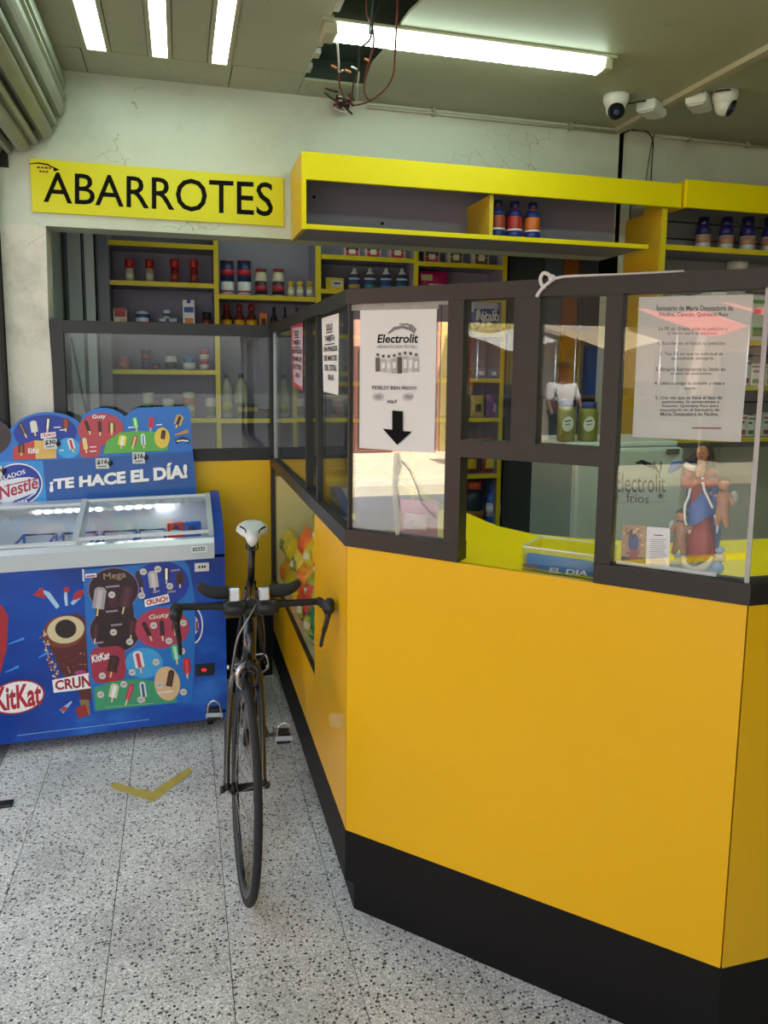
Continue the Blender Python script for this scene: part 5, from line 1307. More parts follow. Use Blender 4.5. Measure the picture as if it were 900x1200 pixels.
for k, (x0, x1, c) in enumerate(((317, 325, '#14161a'), (331, 337, '#1a2a24'), (344, 351, '#14443a'))):
    X, w, h = size(x0, x1, 360, Z); lathe_item('thin_bottle', ['black slim sauce bottle beside the orange packet', 'dark green slim sauce bottle in the middle', 'teal green slim sauce bottle at the right'][k], 'bottle', X, YI, Z, w, h, [('body', c, [(.95, 0), (1, .04), (1, .5), (.4, .72), (.38, .9)]), ('label', '#4a4030', [(1.02, .12), (1.02, .4)]), ('cap', c, [(.45, .88), (.45, 1)])], 12)
Z = SZ[(1, 2)]
PETY = mat('#b9b96a', .25, var=.1)
for k, (x0, x1) in enumerate(((258, 272), (274, 290))):
    X, w, h = size(x0, x1, 438, Z); lathe_item('oil_bottle', ['left', 'right'][k]+' of two large clear cooking oil bottles with black caps', 'bottle', X, YI, Z, w, h, [('body', '#9a9c84', [(.92, 0), (1, .04), (1, .3), (.95, .36), (1, .42), (1, .66), (.5, .84), (.3, .88), (.3, .92)]), ('label', ['#9aa03a', '#6f6a2e'][k], [(1.02, .12), (1.02, .36)]), ('cap', '#17181c', [(.36, .9), (.36, 1)])], 16, 'cooking oil bottles')
X, w, h = size(276, 301, 473, Z); box('food_tray', 'dark shrink wrapped tray of packs before the oil bottles', 'tray', X, YI-.085, Z, w, .04, h, '#2c2b28', [(.05, .5, .95, .8, '#8a7a3a')])
X, w, h = size(300, 318, 478, Z); box('food_tray', 'small dark pack at the right end of the oil shelf', 'tray', X, YI-.085, Z, w, .04, h, '#332c2c', [(.05, .4, .95, .8, '#5a2c30')])
# --- bay 3
Z = SZ[(2, 0)]
for k, (x0, x1) in enumerate(((402, 420.5), (427, 445), (455, 473.5))):
    X, w, h = size(x0, x1, 289, Z); box('tea_box', ['left', 'middle', 'right'][k]+' of three pink patterned tea boxes on the third bay top shelf', 'box', X, YI, Z, w, .07, h, '#d8b6b4', [(.1, .1, .9, .5, '#c9305c'), (.1, .55, .9, .9, '#5a3a34'), (.3, .3, .7, .7, '#e6d9c8')], group='pink tea boxes')
for k, (x0, x1) in enumerate(((495, 513.5), (524, 541), (553, 571))):
    X, w, h = size(x0, x1, 294, SZ[(3, 0)]); box('tea_box', ['left', 'middle', 'right'][k]+' of three patterned tea boxes on the fourth bay top shelf', 'box', X, YI, SZ[(3, 0)], w, .07, h, '#cfb8ae', [(.1, .1, .9, .5, ['#c9305c', '#7a5a3a', '#6a4a34'][k]), (.1, .55, .9, .9, '#5a3a34'), (.3, .3, .7, .7, '#e6d9c8')], group='patterned tea boxes')
Z = SZ[(2, 1)]
X, w, h = size(381, 402, 326, Z); box('cereal_box', 'yellow carton with white oval at the left of the blue bottles', 'box', X, YI, Z, w, .05, h, '#dcc22a', [(.3, .3, .9, .8, '#dfe0d8'), (.45, .5, .8, .65, '#3a4a9a')])
for k, (x0, x1) in enumerate(((408.5, 422), (427, 440.5), (446, 459), (464.5, 478))):
    X, w, h = size(x0, x1, 314, Z); lathe_item('dish_soap', ORD[k]+' of four blue squeeze bottles with white nozzles'.replace('leftmost of', 'leftmost of'), 'bottle', X, YI, Z, w, h, [('body', '#2f4a8a', [(.9, 0), (1, .05), (1, .6), (.6, .74)]), ('label', ['#c9b04a', '#3aa0a8', '#4a8ac8', '#2f9a9a'][k], [(1.02, .12), (1.02, .3)]), ('front_patch', '#cfd8c8', [(1.03, .5), (1.0, .58)]), ('nozzle', '#d8dcdc', [(.62, .72), (.62, .8), (.35, .84), (.35, .92), (.2, 1)])], 14, 'blue squeeze bottles', .6)
Z = SZ[(3, 1)]
X, w, h = size(489, 526, 318, Z); bag_item('wipes_pack', 'magenta pack of wipes with cream badge on the fourth bay shelf', 'pack', X, YI, Z, w, h, .06, '#a8165c', [(.08, .62, .45, .86, '#d8c8a0'), (.3, .2, .9, .5, '#e4dcea')], seed=3)
# --- bay 4, seen through the splayed window
Z = SZ[(3, 2)]
X, w, h = size(545, 588, 352, Z); tp = bag_item('tissue_pack', 'large white and blue toilet paper pack marked Pétalo', 'pack', X, YI-.02, Z, w, h, .12, '#c8cddc', [(.02, .05, .96, .72, '#20408f')], seed=4)
a = Art(PY(YI-.10), .002, .00005); a.text('Pétalo', rq(558, 364, 585, 376, .02), WHITE, .02)
for k in range(4): a.ell(552+7*k, 382-(k % 2)*3, 3, 2.2, WHITE, n=10)
ob = a.build('lettering'); ob.parent = tp; ob.location = -Vector(tp.location)
Z = SZ[(3, 3)]
for x0, x1, yt, c, s_, lb in ((543, 553, 431, '#a9a894', '#5a8a4a', 'pale green pouch at the left of the upper window shelf'), (556, 568, 431, '#9a86b4', '#d8d0e0', 'lilac pouch in the middle of the upper window shelf'), (570, 590, 432, '#5a7aa8', '#c8d4e4', 'blue pouch at the right of the upper window shelf')):
    X, w, h = size(x0, x1, yt, Z); bag_item('snack_pouch', lb, 'pouch', X, YI-.02, Z, w, h, .04, c, [(.2, .3, .8, .7, s_)], seed=int(x0))
Z = SZ[(3, 4)]
for x0, x1, yt, c, s_, lb in ((541, 548.5, 463, '#b98c4a', '#3a2a1a', 'amber pouch half hidden at the left of the middle window shelf'), (550, 566, 463, '#cdb060', '#2c2418', 'golden yellow pouch with a dark face print'), (568, 592, 462, '#7a4a8a', '#c8b0cc', 'purple pouch with a pale print on the middle window shelf')):
    X, w, h = size(x0, x1, yt, Z); bag_item('snack_pouch', lb, 'pouch', X, YI-.02, Z, w, h, .05, c, [(.3, .25, .75, .6, s_)], seed=int(x0))
Z = SZ[(3, 5)]+.0
for x0, x1, yt, c, s_, lb in ((564, 577, 511, '#3a4a9a', '#b8a8d8', 'small blue pouch just above the middle rail'), (578, 590, 511, '#6a3a7a', '#d8c0d8', 'small violet pouch just above the middle rail')):
    X, w, h = size(x0, x1, yt, at(570, 526, YI).z); 
for x0, x1, yt, c, s_, lb in ((540, 560, 534, '#8a2a24', '#d8b83a', 'red and yellow snack bag left under the middle rail'), (564, 586, 534, '#a02c26', '#d9c04a', 'red and yellow snack bag right under the middle rail')):
    X, w, h = size(x0, x1, 512, Z); bag_item('snack_bag', lb, 'bag', X, YI-.02, Z, w, h, .06, c, [(.15, .12, .85, .4, s_), (.2, .7, .8, .9, '#3a4a9a')], seed=int(x0))
Z = SZ[(3, 6)]
X, w, h = size(543, 566, 563, Z); lathe_item('detergent_bottle', 'dark blue detergent bottle with orange red cap', 'bottle', X, YI-.02, Z, w, h, [('body', '#1a2436', [(.95, 0), (1, .05), (1, .6), (.6, .8)]), ('label', '#8a5a2a', [(1.02, .05), (1.02, .3)]), ('cap', '#c8502c', [(.7, .8), (.7, 1)])], 16, None, .6)
X, w, h = size(569, 586, 566, Z); t = lathe_item('softener_bottle', 'bright blue fabric softener bottle with white label', 'bottle', X, YI-.02, Z, w, h, [('body', '#2a5ab8', [(.95, 0), (1, .05), (1, .62), (.55, .8)]), ('label', '#c8b8d0', [(1.02, .15), (1.02, .5)]), ('label_stripe', '#e4e0ea', [(1.03, .27), (1.03, .42)]), ('cap', '#2450a8', [(.6, .8), (.65, .82), (.6, 1)])], 16, None, .6)
# --- overhead shelf: three juice bottles; pharmacy top shelf: small navy bottles
for k, (x0, x1, c) in enumerate(((575, 592, '#9a3a24'), (595, 612, '#a02420'), (616, 633, '#c2601c'))):
    X, w, h = size(x0, x1, 232, 2.325, 3.68); lathe_item('juice_bottle', ['leftmost of three overhead juice bottles with brownish drink', 'middle of three overhead juice bottles with red drink', 'rightmost of three overhead juice bottles with orange drink'][k], 'bottle', X, 3.68, 2.325, w, min(h, .19), [('body', c, [(.9, 0), (1, .04), (1, .60), (.75, .78), (.5, .84)]), ('base_label', '#16277a', [(1.02, .02), (1.02, .22)]), ('wave_band', '#d9d6d0', [(1.03, .22), (1.03, .27)]), ('shoulder_label', '#1c3486', [(1.02, .60), (.8, .78)]), ('cap', '#141e4c', [(.56, .83), (.58, .85), (.58, 1)])], 16, 'overhead juice bottles')
for k, (x0, x1) in enumerate(((818, 832), (845, 859), (870, 884.5), (896, 911))):
    X, w, h = size(x0, x1, 255, PH['top']+.014, Y2+.1); lathe_item('supplement_bottle', ORD[k]+' of four navy capped supplement bottles on the top pharmacy shelf', 'bottle', X, Y2+.1, PH['top']+.014, w, h, [('body', '#b9bcc4', [(.9, 0), (1, .04), (1, .5)]), ('sleeve', '#231a5c', [(1.01, .45), (1, .62), (.75, .76)]), ('label', '#a87a6a', [(1.02, .2), (1.02, .42)]), ('cap', '#15164a', [(.75, .76), (.78, .78), (.78, 1)])], 16, 'navy supplement bottles')
X, w, h = size(854, 874, 307, 2.0, Y2+.1); 
zt = at(864, 307, Y2+.1).z
lathe_item('lidded_tub', 'white lidded tub peeking over the counter frame', 'tub', X*(Y2+.26)/(Y2+.1), Y2+.26, PH['b']+.014, w, at(864, 307, Y2+.26).z-PH['b']-.014, [('tub', '#cfd2ce', [(.9, 0), (.95, .9)]), ('lid', '#e2e4e0', [(1, .9), (1, 1)])])
MB_ = None
# rows of medicine boxes on the pharmacy shelves
rnd = random.Random(11)
cols = ['#e4e4e0', '#d9dcd8', '#e8e6e2', '#cfd4d6', '#e0dcd4']
acc = ['#b8344a', '#3a7a4a', '#c8a03a', '#8a3a5a', '#3a5a9a', '#a8262c', '#6a9a5a']
rows = [('b', (783, 900), 342, 'upper pharmacy shelf'), ('c', (862, 905), 420, 'middle pharmacy shelf'), ('d', (862, 905), 483, 'lower pharmacy shelf')]
for rn, (xa, xb), yt, wh in rows:
    x = xa; k = 0
    Zr = PH[rn]+.014
    while x < xb:
        wpx = rnd.uniform(12, 20) if rn != 'd' else rnd.uniform(7, 11)
        X, w, h = size(x, x+wpx-1, yt+rnd.uniform(0, 8), Zr, Y2+.09)
        c1, c2 = rnd.choice(cols), acc[k % len(acc)]
        nmc = {'#b8344a': 'crimson', '#3a7a4a': 'green', '#c8a03a': 'gold', '#8a3a5a': 'plum', '#3a5a9a': 'blue', '#a8262c': 'red', '#6a9a5a': 'leaf green'}[c2]
        box('medicine_box', 'white medicine box with %s print, number %s from left on the %s' % (nmc, ['one', 'two', 'three', 'four', 'five', 'six', 'seven', 'eight', 'nine', 'ten', 'eleven', 'twelve'][min(k, 11)], wh), 'box', X, Y2+.09, Zr, w, .09, h, c1, [(.1, .1, .9, .3, c2), (.1, .6, .6, .7, '#55585c'), (.0, .82, 1, .9, c2)], group='medicine boxes')
        x += wpx; k += 1
# --- things behind the glass: pink packs and blue tub on the worktop
t = lathe_item('blue_tub', 'round dark blue container on the worktop behind the side glass', 'tub', .62, 2.36, 1.141, .15, .16, [('body', '#24407e', [(.9, 0), (1, .1), (1, .7), (.9, .9)]), ('lid', '#2c4c92', [(.95, .88), (.9, 1)])])
bag_item('candy_pack', 'pink candy pack on the worktop behind the mirrored glass', 'bag', .70, 2.16, 1.141, .13, .12, .07, '#d87a9a', [(.2, .3, .8, .7, '#efc8d4')], rz=-.7, seed=9)
# --- candy bags inside the side display window
cb = [('#e8c01c', 'yellow'), ('#ecd04a', 'pale yellow'), ('#ec6a1c', 'orange'), ('#8fb42c', 'green'), ('#c8202c', 'red'), ('#ccc42a', 'lime'), ('#2c8a5a', 'dark green'), ('#dc3a2a', 'scarlet'), ('#8a5a3c', 'brown'), ('#eea82a', 'amber'), ('#cc2440', 'crimson'), ('#a6b83a', 'olive')]
spots = [(2.70, .545, .20), (2.92, .545, .22), (3.15, .545, .20), (3.38, .545, .22), (3.60, .545, .2)]
lay = [(2.73, .546, 4), (2.93, .546, 6), (3.13, .546, 10), (3.335, .546, 7), (3.54, .546, 0), (3.745, .546, 9), (2.73, .70, 3), (2.93, .70, 11), (3.13, .70, 9), (3.335, .70, 1), (3.54, .70, 0), (3.745, .70, 1), (2.73, .84, 2), (2.93, .84, 0), (3.13, .84, 2), (2.73, .98, 8)]
for k, (y, z, ci) in enumerate(lay):
    random.seed(90+k); lvl = {.546: 'bottom row', .70: 'second row', .84: 'third row', .98: 'top'}[z]
    c, nm = cb[ci]
    bag_item('candy_bag', '%s candy bag behind the side display pane, %s, %s from the counter corner' % (nm, lvl, {2.73: 'first', 2.93: 'second', 3.13: 'third', 3.335: 'fourth', 3.54: 'fifth', 3.745: 'sixth'}[y]), 'bag', S_X+.068, y, z, +.0+.195, .12 if z > .9 else .138 if z > .56 else .152, .09, c, [(.2, .3, .8, .72, cb[(ci+5) % 12][0]), (.35, .42, .65, .6, '#d8d2b0')], rz=-PI/2, seed=30+k, group='candy bags in the display')
k = 0
for y in (3.30, 3.51, 3.72):
    for z in (.546, .70, .84):
        c, nm = cb[(k*5+2) % 12]; lvl = {.546: 'bottom row', .70: 'second row', .84: 'third row'}[z]
        bag_item('candy_bag', '%s candy bag at the back of the side display, %s, %s' % (nm, lvl, {3.30: 'nearest', 3.51: 'middle', 3.72: 'farthest'}[y]), 'bag', S_X+.24, y, z, .19, .138, .09, c, [(.2, .3, .8, .72, cb[(k*5+7) % 12][0])], rz=-PI/2+random.uniform(-.12, .12), seed=60+k, group='candy bags in the display')
        k += 1
# ================================================================== SMALL FRIDGE WITH HAND LETTERING
FXa, FXb, FYa, FYb, FZ = 1.60, 2.115, 2.80, 3.22, 1.358
FRG = mat('#c6d0c6', .32, var=.03, scale=3, key='fridge_enamel')
t = thing('small_fridge', 'pale green white fridge with hand painted Electrolit lettering behind the glass', 'fridge', ((FXa+FXb)/2, (FYa+FYb)/2, 0))
MB().box((FXa, FYa+.05, .02), (FXb, FYb, FZ-.02), mat('#93a097', .4, var=.03)).build('cabinet', t)
MB().box((FXa-.002, FYa+.048, FZ-.02), (FXb+.002, FYb, FZ), mat('#d3d8d4', .35), .006).build('top', t)
MB().box((FXa, FYa, .06), (FXb, FYa+.045, FZ-.024), FRG, .012).build('door', t)
MB().box((FXa+.004, FYa+.045, .06), (FXb-.004, FYa+.05, FZ-.03), mat('#e9ece8', .5)).build('gasket', t)
FD = PY(FYa)
a = Art(FD, .001); bl = INK
a.text('Electrolit', ((721, 554), (780, 556), (780, 577), (721, 577)), bl, .0); a.text('frios', ((734, 577), (761, 580), (760, 590), (734, 588)), bl, .0)
a.line([(745, 543), (752, 541), (762, 545), (771, 551)], [2, 5, 5, 1], bl)
a.line([(772, 556), (767, 545), (766, 540)], [1, 2, .6], bl); a.line([(773, 556), (775, 544), (774, 540)], [1, 2, .6], bl); a.line([(772, 553), (769, 546)], .8, bl)
for cx_, cy_ in ((722, 582), (774, 581)):
    for k in range(4): a.line([(cx_-4*math.cos(k*PI/4), cy_-4*math.sin(k*PI/4)), (cx_+4*math.cos(k*PI/4), cy_+4*math.sin(k*PI/4))], 1, bl)
a.line([(718, 589), (785, 588)], .5, mat('#8d968e', .5)); a.build('hand_lettering', t)
p = FD.P(788, 529); MB().box((p.x-.035, FYa-.012, p.z-.012), (p.x+.03, FYa-.001, p.z+.012), ALU, .006).build('badge', t)
for x0, x1, yt, lb in ((655, 674, 468, 'left of two large green olive jars with blue lids'), (679, 700, 471, 'right of two large green olive jars with blue lids')):
    X, w, h = size(x0, x1, yt, FZ, 2.93)
    t2 = lathe_item('olive_jar', lb, 'jar', X, 2.93, FZ, w, h, [('body', '#7a7c2a', [(.94, 0), (1, .04), (1, .72), (.85, .84)]), ('lid', '#1d2f7c', [(.8, .84), (.82, .86), (.82, 1)])], 18, 'olive jars on the fridge')
    pl_ = PY(2.93-w/2-.002); a = Art(pl_, .00005); cx_ = (x0+x1)/2
    a.ell(cx_+1, 497, 6.5, 9, mat('#d5d8cc', .5), 15); a.line([(cx_-3, 494), (cx_+5, 492.5)], 1.2, INK); a.line([(cx_-2, 498), (cx_+4, 497)], .8, INK)
    o = a.build('label'); o.parent = t2; o.location = -Vector(t2.location)
for lb, x0, x1, yt, yb2, c in (('black square container before the small fridge', 733, 747, 601, 616, '#20241f'), ('round black lid container before the small fridge', 748, 761, 611, 618, '#23241f')):
    Yc = 2.2; zt, zb = at(x0, yt, Yc).z, 1.141; X = (at(x0, yt, Yc).x+at(x1, yt, Yc).x)/2; w = at(x1, yt, Yc).x-at(x0, yt, Yc).x
    lathe_item('dark_container', lb, 'container', X, 1.93, 1.141, w*.9, .075 if 'square' in lb else .05, [('body', c, [(.9, 0), (1, .1), (1, .7)]), ('lid', '#2c302a', [(1.05, .7), (1.05, .92), (.9, 1)])], 4 if 'square' in lb else 16)
# ================================================================== TRAY, PAPERS, CARDS ON THE GLASS
def chp(s, w, z): 
    v = Vector((S_X, S_Y, 0))+Vector((r2, -r2, 0))*s+Vector((r2, r2, 0))*w; v.z = z; return v
tr_ = thing('plastic_tray', 'clear plastic tray with a blue price strip on the worktop', 'tray', chp(.62, .15, 1.141))
s0, s1 = sC(603, 660), sC(700, 672)
def chbox(mb, s0, s1, w0, w1, z0, z1, m): return rbox(mb, s0=s0, s1=s1, w0=w0, w1=w1, z0=z0, z1=z1, m=m, **SPL)
chbox(MB(), s0, s1, .056, .20, 1.141, 1.145, PETG).build('floor_plate', tr_)
chbox(MB(), s0, s1, .056, .060, 1.145, 1.205, PETG).build('front_wall', tr_); chbox(MB(), s0, s1, .196, .20, 1.145, 1.205, PETG).build('back_wall', tr_)
chbox(MB(), s0, s0+.004, .06, .196, 1.145, 1.205, PETG).build('end_wall', tr_); chbox(MB(), s1-.004, s1, .06, .196, 1.145, 1.205, PETG).build('end_wall', tr_)
rm = MB(); WR = mat('#d9dedc', .3)
for sa, sb, wa, wb in ((s0, s1, .056, .060), (s0, s1, .196, .2), (s0, s0+.004, .06, .196), (s1-.004, s1, .06, .196)): chbox(rm, sa, sb, wa, wb, 1.205, 1.208, WR)
rm.build('rim', tr_)
chbox(MB(), s0+.01, s1-.004, .062, .085, 1.150, 1.185, mat('#2a78c4', .4)).build('price_strip', tr_)
cp2 = Plane(chp(0, .0615, 0), (-1, -1, 0)); 
a = Art(cp2, .0008); a.poly([(614, 660), (632, 663), (630, 667), (612, 664)], C('#8a6a8a')); a.text('EL DIA', ((645, 665), (690, 669), (688, 675), (643, 671)), WHITE, .02); a.build('lettering', tr_)
# Electrolit poster taped on the first pane
ep = thing('paper_poster', 'white Electrolit poster with big black arrow taped to the mirrored pane', 'poster', chp(.16, -.003, 1.45))
a = Art(CH, -.0095, .00005); a.base = -.0105
q = ((422, 363), (512, 362), (509, 531), (421, 525))
a.poly(list(q), PAPER); a.build('sheet', ep)
a = Art(CH, -.0095, .00005); GR = C('#6d6d70')
a.text('Electrolit', ((442, 392), (490, 391), (490, 402), (442, 402)), INK, .02, .15); a.text('HIDRATACION TOTAL!', ((442, 404.5), (488, 404.5), (488, 408), (442, 408)), GR, .015, .1)
a.line([(455, 391), (462, 385), (472, 383), (482, 386), (486, 391)], [2, 4, 3.6, 4, 1], GR); a.line([(468, 380), (478, 380), (486, 388)], [1.5, 2.5, 1], GR); a.line([(481, 380), (487, 386), (485, 391)], [2, 2.5, .6], GR)
for k in range(8):
    x = 440+k*6.4; dy = 2*math.sin(k*.9)
    a.poly([(x, 419+dy), (x+5.4, 419+dy), (x+5.4, 438-abs(k-3.5)*.7), (x, 438-abs(k-3.5)*.7)], C(['#4a4a4c', '#a3a3a4', '#b4b4b4', '#9a9a9c', '#2c2c2e', '#a0a0a2', '#b2b2b2', '#9c9c9e'][k])); a.poly([(x+1.2, 414+dy), (x+4.2, 414+dy), (x+4.2, 417.5+dy), (x+1.2, 417.5+dy)], C('#3c3c3e'))
    if k not in (0, 4): a.poly([(x+.7, 424+dy), (x+4.7, 423+dy), (x+4.7, 431), (x+.7, 432)], C('#cfcfcf'))
a.text('PIDELO! BIEN FRIO!!!!', ((436, 452), (488, 453), (488, 457), (436, 456.5)), INK, .01)
for cx_ in (443, 478):
    for k in range(6): a.line([(cx_-7*math.cos(k*PI/6), 465-5*math.sin(k*PI/6)), (cx_+7*math.cos(k*PI/6), 465+5*math.sin(k*PI/6))], .8, C('#8d8d90'))
a.text('AQUÍ', ((453.5, 468), (465, 468), (465, 473), (453.5, 473)), INK, .02)
a.poly([(459.5, 481), (472, 482), (472, 505), (482.5, 506), (465.5, 521.5), (448.5, 502.5), (459.5, 503.5)], INK); a.build('print', ep)
a = Art(CH, -.009, .00005)
for x, y in ((421, 525), (509, 531)): a.poly([(x-4, y-4), (x+5, y-3.6), (x+4, y+4), (x-4, y+4)], glass('clear_tape', .06))
a.build('tape', ep)
# silver tape edge and crack line of that pane
cr_ = thing('pane_tape', 'frayed strip of clear packing tape running down the mirrored pane', 'tape', chp(.16, 0, 1.21))
TAPE = mat('#b9bbb8', .3, var=.3, scale=60, alpha=.55, key='packing_tape')
a = Art(CH, -.0095); a.line([(464, 531), (465, 545), (462, 570), (465, 600), (466, 632)], [5, 9, 5, 7, 4], TAPE); a.build('strip', cr_)
a = Art(CH, -.0092); a.line([(470, 540), (480, 552), (488, 570), (494, 590), (510, 607)], .9, C('#6a6c6c')); a.build('crack_line', cr_)
a = Art(CH, -.0094); a.poly([(407.5, 355), (528, 351), (528, 357), (514, 357), (514, 362), (407.5, 364)], TAPE); a.build('top_strip', cr_)
# two notices on the side glass
SD = PX(S_X)
def notice(label, q, lines, red=False, off=-.008):
    t = thing('paper_notice', label, 'notice', SD.P(*q[3], off))
    a = Art(SD, off, .00005); a.poly(list(q), C('#b03a48') if red else PAPER)
    if red: a.poly([bil(q, .12, .05), bil(q, .98, .06), bil(q, .98, .95), bil(q, .12, .93)], C('#b9a9b4'))
    a.build('sheet', t)
    a = Art(SD, off+.0012, .00005)
    for s_, v0, v1, u0, u1, ul in lines:
        a.text(s_, (bil(q, u0, v0), bil(q, u1, v0), bil(q, u1, v1), bil(q, u0, v1)), INK, .02)
        if ul: a.line([bil(q, u0, v1+.02), bil(q, u1, v1+.02)], 1.2, INK)
    a.build('lettering', t)
    return t
nl = [('SOLO', .10, .19, .25, .62, 1), ('TARJETA', .25, .345, .15, .75, 1), ('EN PAGOS', .39, .46, .08, .9, 0), ('DE MAS DE', .51, .58, .08, .88, 0), ('DEL TOTAL', .63, .71, .12, .86, 0), ('GRACIAS', .76, .83, .3, .68, 0)]
notice('white printed notice hanging on the side glass near the corner', ((377, 373), (397, 367), (396.5, 463), (379, 459)), nl)
notice('red edged printed notice farther back on the side glass', ((341, 381), (355, 378), (354.5, 458), (343, 452)), nl, True, -.010)
# prayer notice on the last splayed pane
pn = thing('paper_notice', 'large grey white prayer notice taped inside the last splayed pane', 'notice', chp(.88, .012, 1.5))
a = Art(CH, -.0195, .0002); q = ((749, 348), (883, 345), (868, 518), (741, 512)); a.poly(list(q), mat('#c9c6c4', .6, var=.04, scale=6)); a.build('sheet', pn)
a = Art(CH, -.0192, .00005); T2 = C('#3a3a3e')
for s_, x0, x1, y0, y1, b_ in (('Santuario de Maria Desatadora de', 769, 859, 358, 364, .02), ('Nudos, Cancún, Quintana Roo', 773, 853, 366, 371.5, .02), ('La FE es Gratis, pide tu petición y', 772, 853, 383, 388.5, .008), ('el listón para tu petición', 782, 840, 388.5, 393, .004), ('1. Escribe en el listón tu petición.', 771, 851, 400, 405.5, .008), ('2. Ten FE en que tu solicitud es', 773, 847, 412.5, 417.5, .006), ('escuchada siempre.', 787, 837, 418, 422.5, .01), ('3. Amarra fuertemente tu listón en', 768, 850, 430, 435, .008), ('el lazo de peticiones.', 786, 835, 436, 440, .008), ('4. Llévo contigo la oración y reza a', 767, 849, 447, 452, .008), ('diario.', 802, 816, 453, 456.5, .006), ('5. Una vez que se llene el lazo de', 768, 846, 464, 469, .008), ('peticiones, lo enviaremos a', 776, 843, 469, 473.5, .008), ('Cancún, Quintana Roo para', 776, 842, 474, 478, .006), ('depositarlo en el Santuario de', 773, 843, 478.5, 483, .006), ('María Desatadora de Nudos.', 774, 842, 483, 487.5, .006)):
    a.text(s_, rq(x0, y0, x1, y1, .0), T2, b_)
a.line([(811, 501.5), (845, 502)], 1.4, C('#a04a4a')); a.build('lettering', pn)
# picture card and prayer card leaning inside the pane
CI = Plane(chp(0, .024, 0), (-1, -1, 0))
pc = thing('picture_card', 'small coloured holy picture card leaning at the bottom of the last pane', 'card', chp(.80, .03, 1.2))
a = Art(CI, 0, .00005); a.poly([(729, 615), (757, 616), (756, 665), (727.5, 662)], C('#a8845e')); a.build('sheet', pc)
a = Art(CI, .0012, .00005); rr = random.Random(5)
for k in range(16): a.ell(rr.uniform(731, 754), rr.uniform(618, 650), rr.uniform(1, 2.4), rr.uniform(1, 2.4), C(['#c8a47a', '#7a4a34', '#d8b890', '#8a5a48'][k % 4]), n=8)
a.poly([(727.8, 652), (756.5, 654), (756, 664.5), (727.8, 661.5)], C('#2c2424')); a.ell(742, 636, 6, 12, C('#2c3f78')); a.ell(742, 650, 4.5, 7, C('#8a2a2c')); a.ell(741, 626, 4, 6, C('#34253c')); a.ell(743, 623.5, 2, 2.6, C('#c89a78')); a.build('print', pc)
pc = thing('prayer_card', 'small white printed prayer card beside the picture card', 'card', chp(.86, .03, 1.2))
a = Art(CI, 0, .00005); a.poly([(758, 617), (785.5, 619), (784, 667), (757, 665)], C('#dcdbe2')); a.build('sheet', pc)
a = Art(CI, .0008, .00005)
a.line([(766, 627), (777, 627.6)], 1, INK)
for k in range(13): a.line([(761+(k % 3), 632+2.4*k), (781-(k*7 % 4), 632.6+2.4*k)], .7, C('#8c8c94'))
a.build('print', pc)
LW = mat('#cfd2d0', .5); chbox(MB(), sc1+.01, LP-.07, .02, .03, 1.2035, 1.212, LW)
ls = tag(chbox(MB(), sc1+.01, LP-.07, .018, .032, 1.2035, 1.211, LW).build('sill_strip'), 'narrow white strip lying along the bottom of the last pane', 'strip')
# ================================================================== PAINTED FIGURINE
s_f = sC(822, 660); zb = 1.141
base = chp(s_f, .105, zb)
fg = thing('religious_figurine', 'painted figurine of a robed woman in red and blue with two cherubs', 'figurine', base)
def fp(px, py, d=0.0):       # point of the upright plane through the figurine, d towards the viewer
    pl_ = Plane(base, (-r2, -r2, 0)); v = pl_.P(px, py); return v+Vector((-r2, -r2, 0))*d
REDR, BLUM, SKN, HAIR, GOLDW = mat('#a01c1c', .42, var=.12, scale=30), mat('#1f5aa8', .4, var=.15, scale=30), mat('#b07a58', .5), mat('#3a241a', .6), mat('#d9cfc0', .5)
def loft(secs, m, name, n=20, parent=fg, fold=0.0):
    """secs: (px, py, half width in px, depth factor)"""
    vs_ = []; ax = Vector((r2, -r2, 0)); dp = Vector((-r2, -r2, 0))
    for j, (px, py, hw, df) in enumerate(secs):
        c = fp(px, py); w = (fp(px+hw, py)-c).length
        for k in range(n):
            t = 2*PI*k/n; f = 1+fold*math.sin(5*t+j*.4)
            vs_.append(c+ax*(w*math.cos(t)*f)+dp*(w*df*math.sin(t)*f))
    L = len(secs)
    fs = [(i*n+k, (i+1)*n+k, (i+1)*n+(k+1) % n, i*n+(k+1) % n) for i in range(L-1) for k in range(n)]
    fs += [list(range(n)), [(L-1)*n+k for k in range(n)][::-1]]
    return MB().add(vs_, fs, m, True).build(name, parent)
loft([(822, 545, 6, .8), (822, 549, 13, .75), (822, 560, 13.5, .8), (822, 578, 11, .8), (822, 600, 14, .8), (822, 625, 17, .8), (821, 650, 19.5, .8), (820, 662, 18, .8)], REDR, 'dress', fold=.05)
def drape(rows, m, name):
    """rows of points (px, py, towards viewer) swept into a doubled cloth"""
    n = len(rows[0]); vs_ = [fp(*p) for r in rows for p in r]; k = len(vs_)
    fs = [(i*n+j, (i+1)*n+j, (i+1)*n+j+1, i*n+j+1) for i in range(len(rows)-1) for j in range(n-1)]
    vs_ += [v+Vector((r2, r2, 0))*.006 for v in vs_]
    fs += [[q+k for q in f][::-1] for f in fs]
    return MB().add(vs_, fs, m, True).build(name, fg)
drape([[(838, 572, .0), (830, 570, .042), (822, 578, .046), (812, 590, .042), (804, 600, .01)],
       [(840, 582, .0), (832, 582, .046), (823, 588, .052), (813, 598, .048), (804, 606, .01)],
       [(841, 594, .0), (833, 594, .048), (824, 599, .056), (814, 606, .052), (805, 612, .012)],
       [(841, 602, .0), (833, 602, .046), (824, 607, .056), (815, 612, .054), (808, 616, .02)]], BLUM, 'mantle_front')
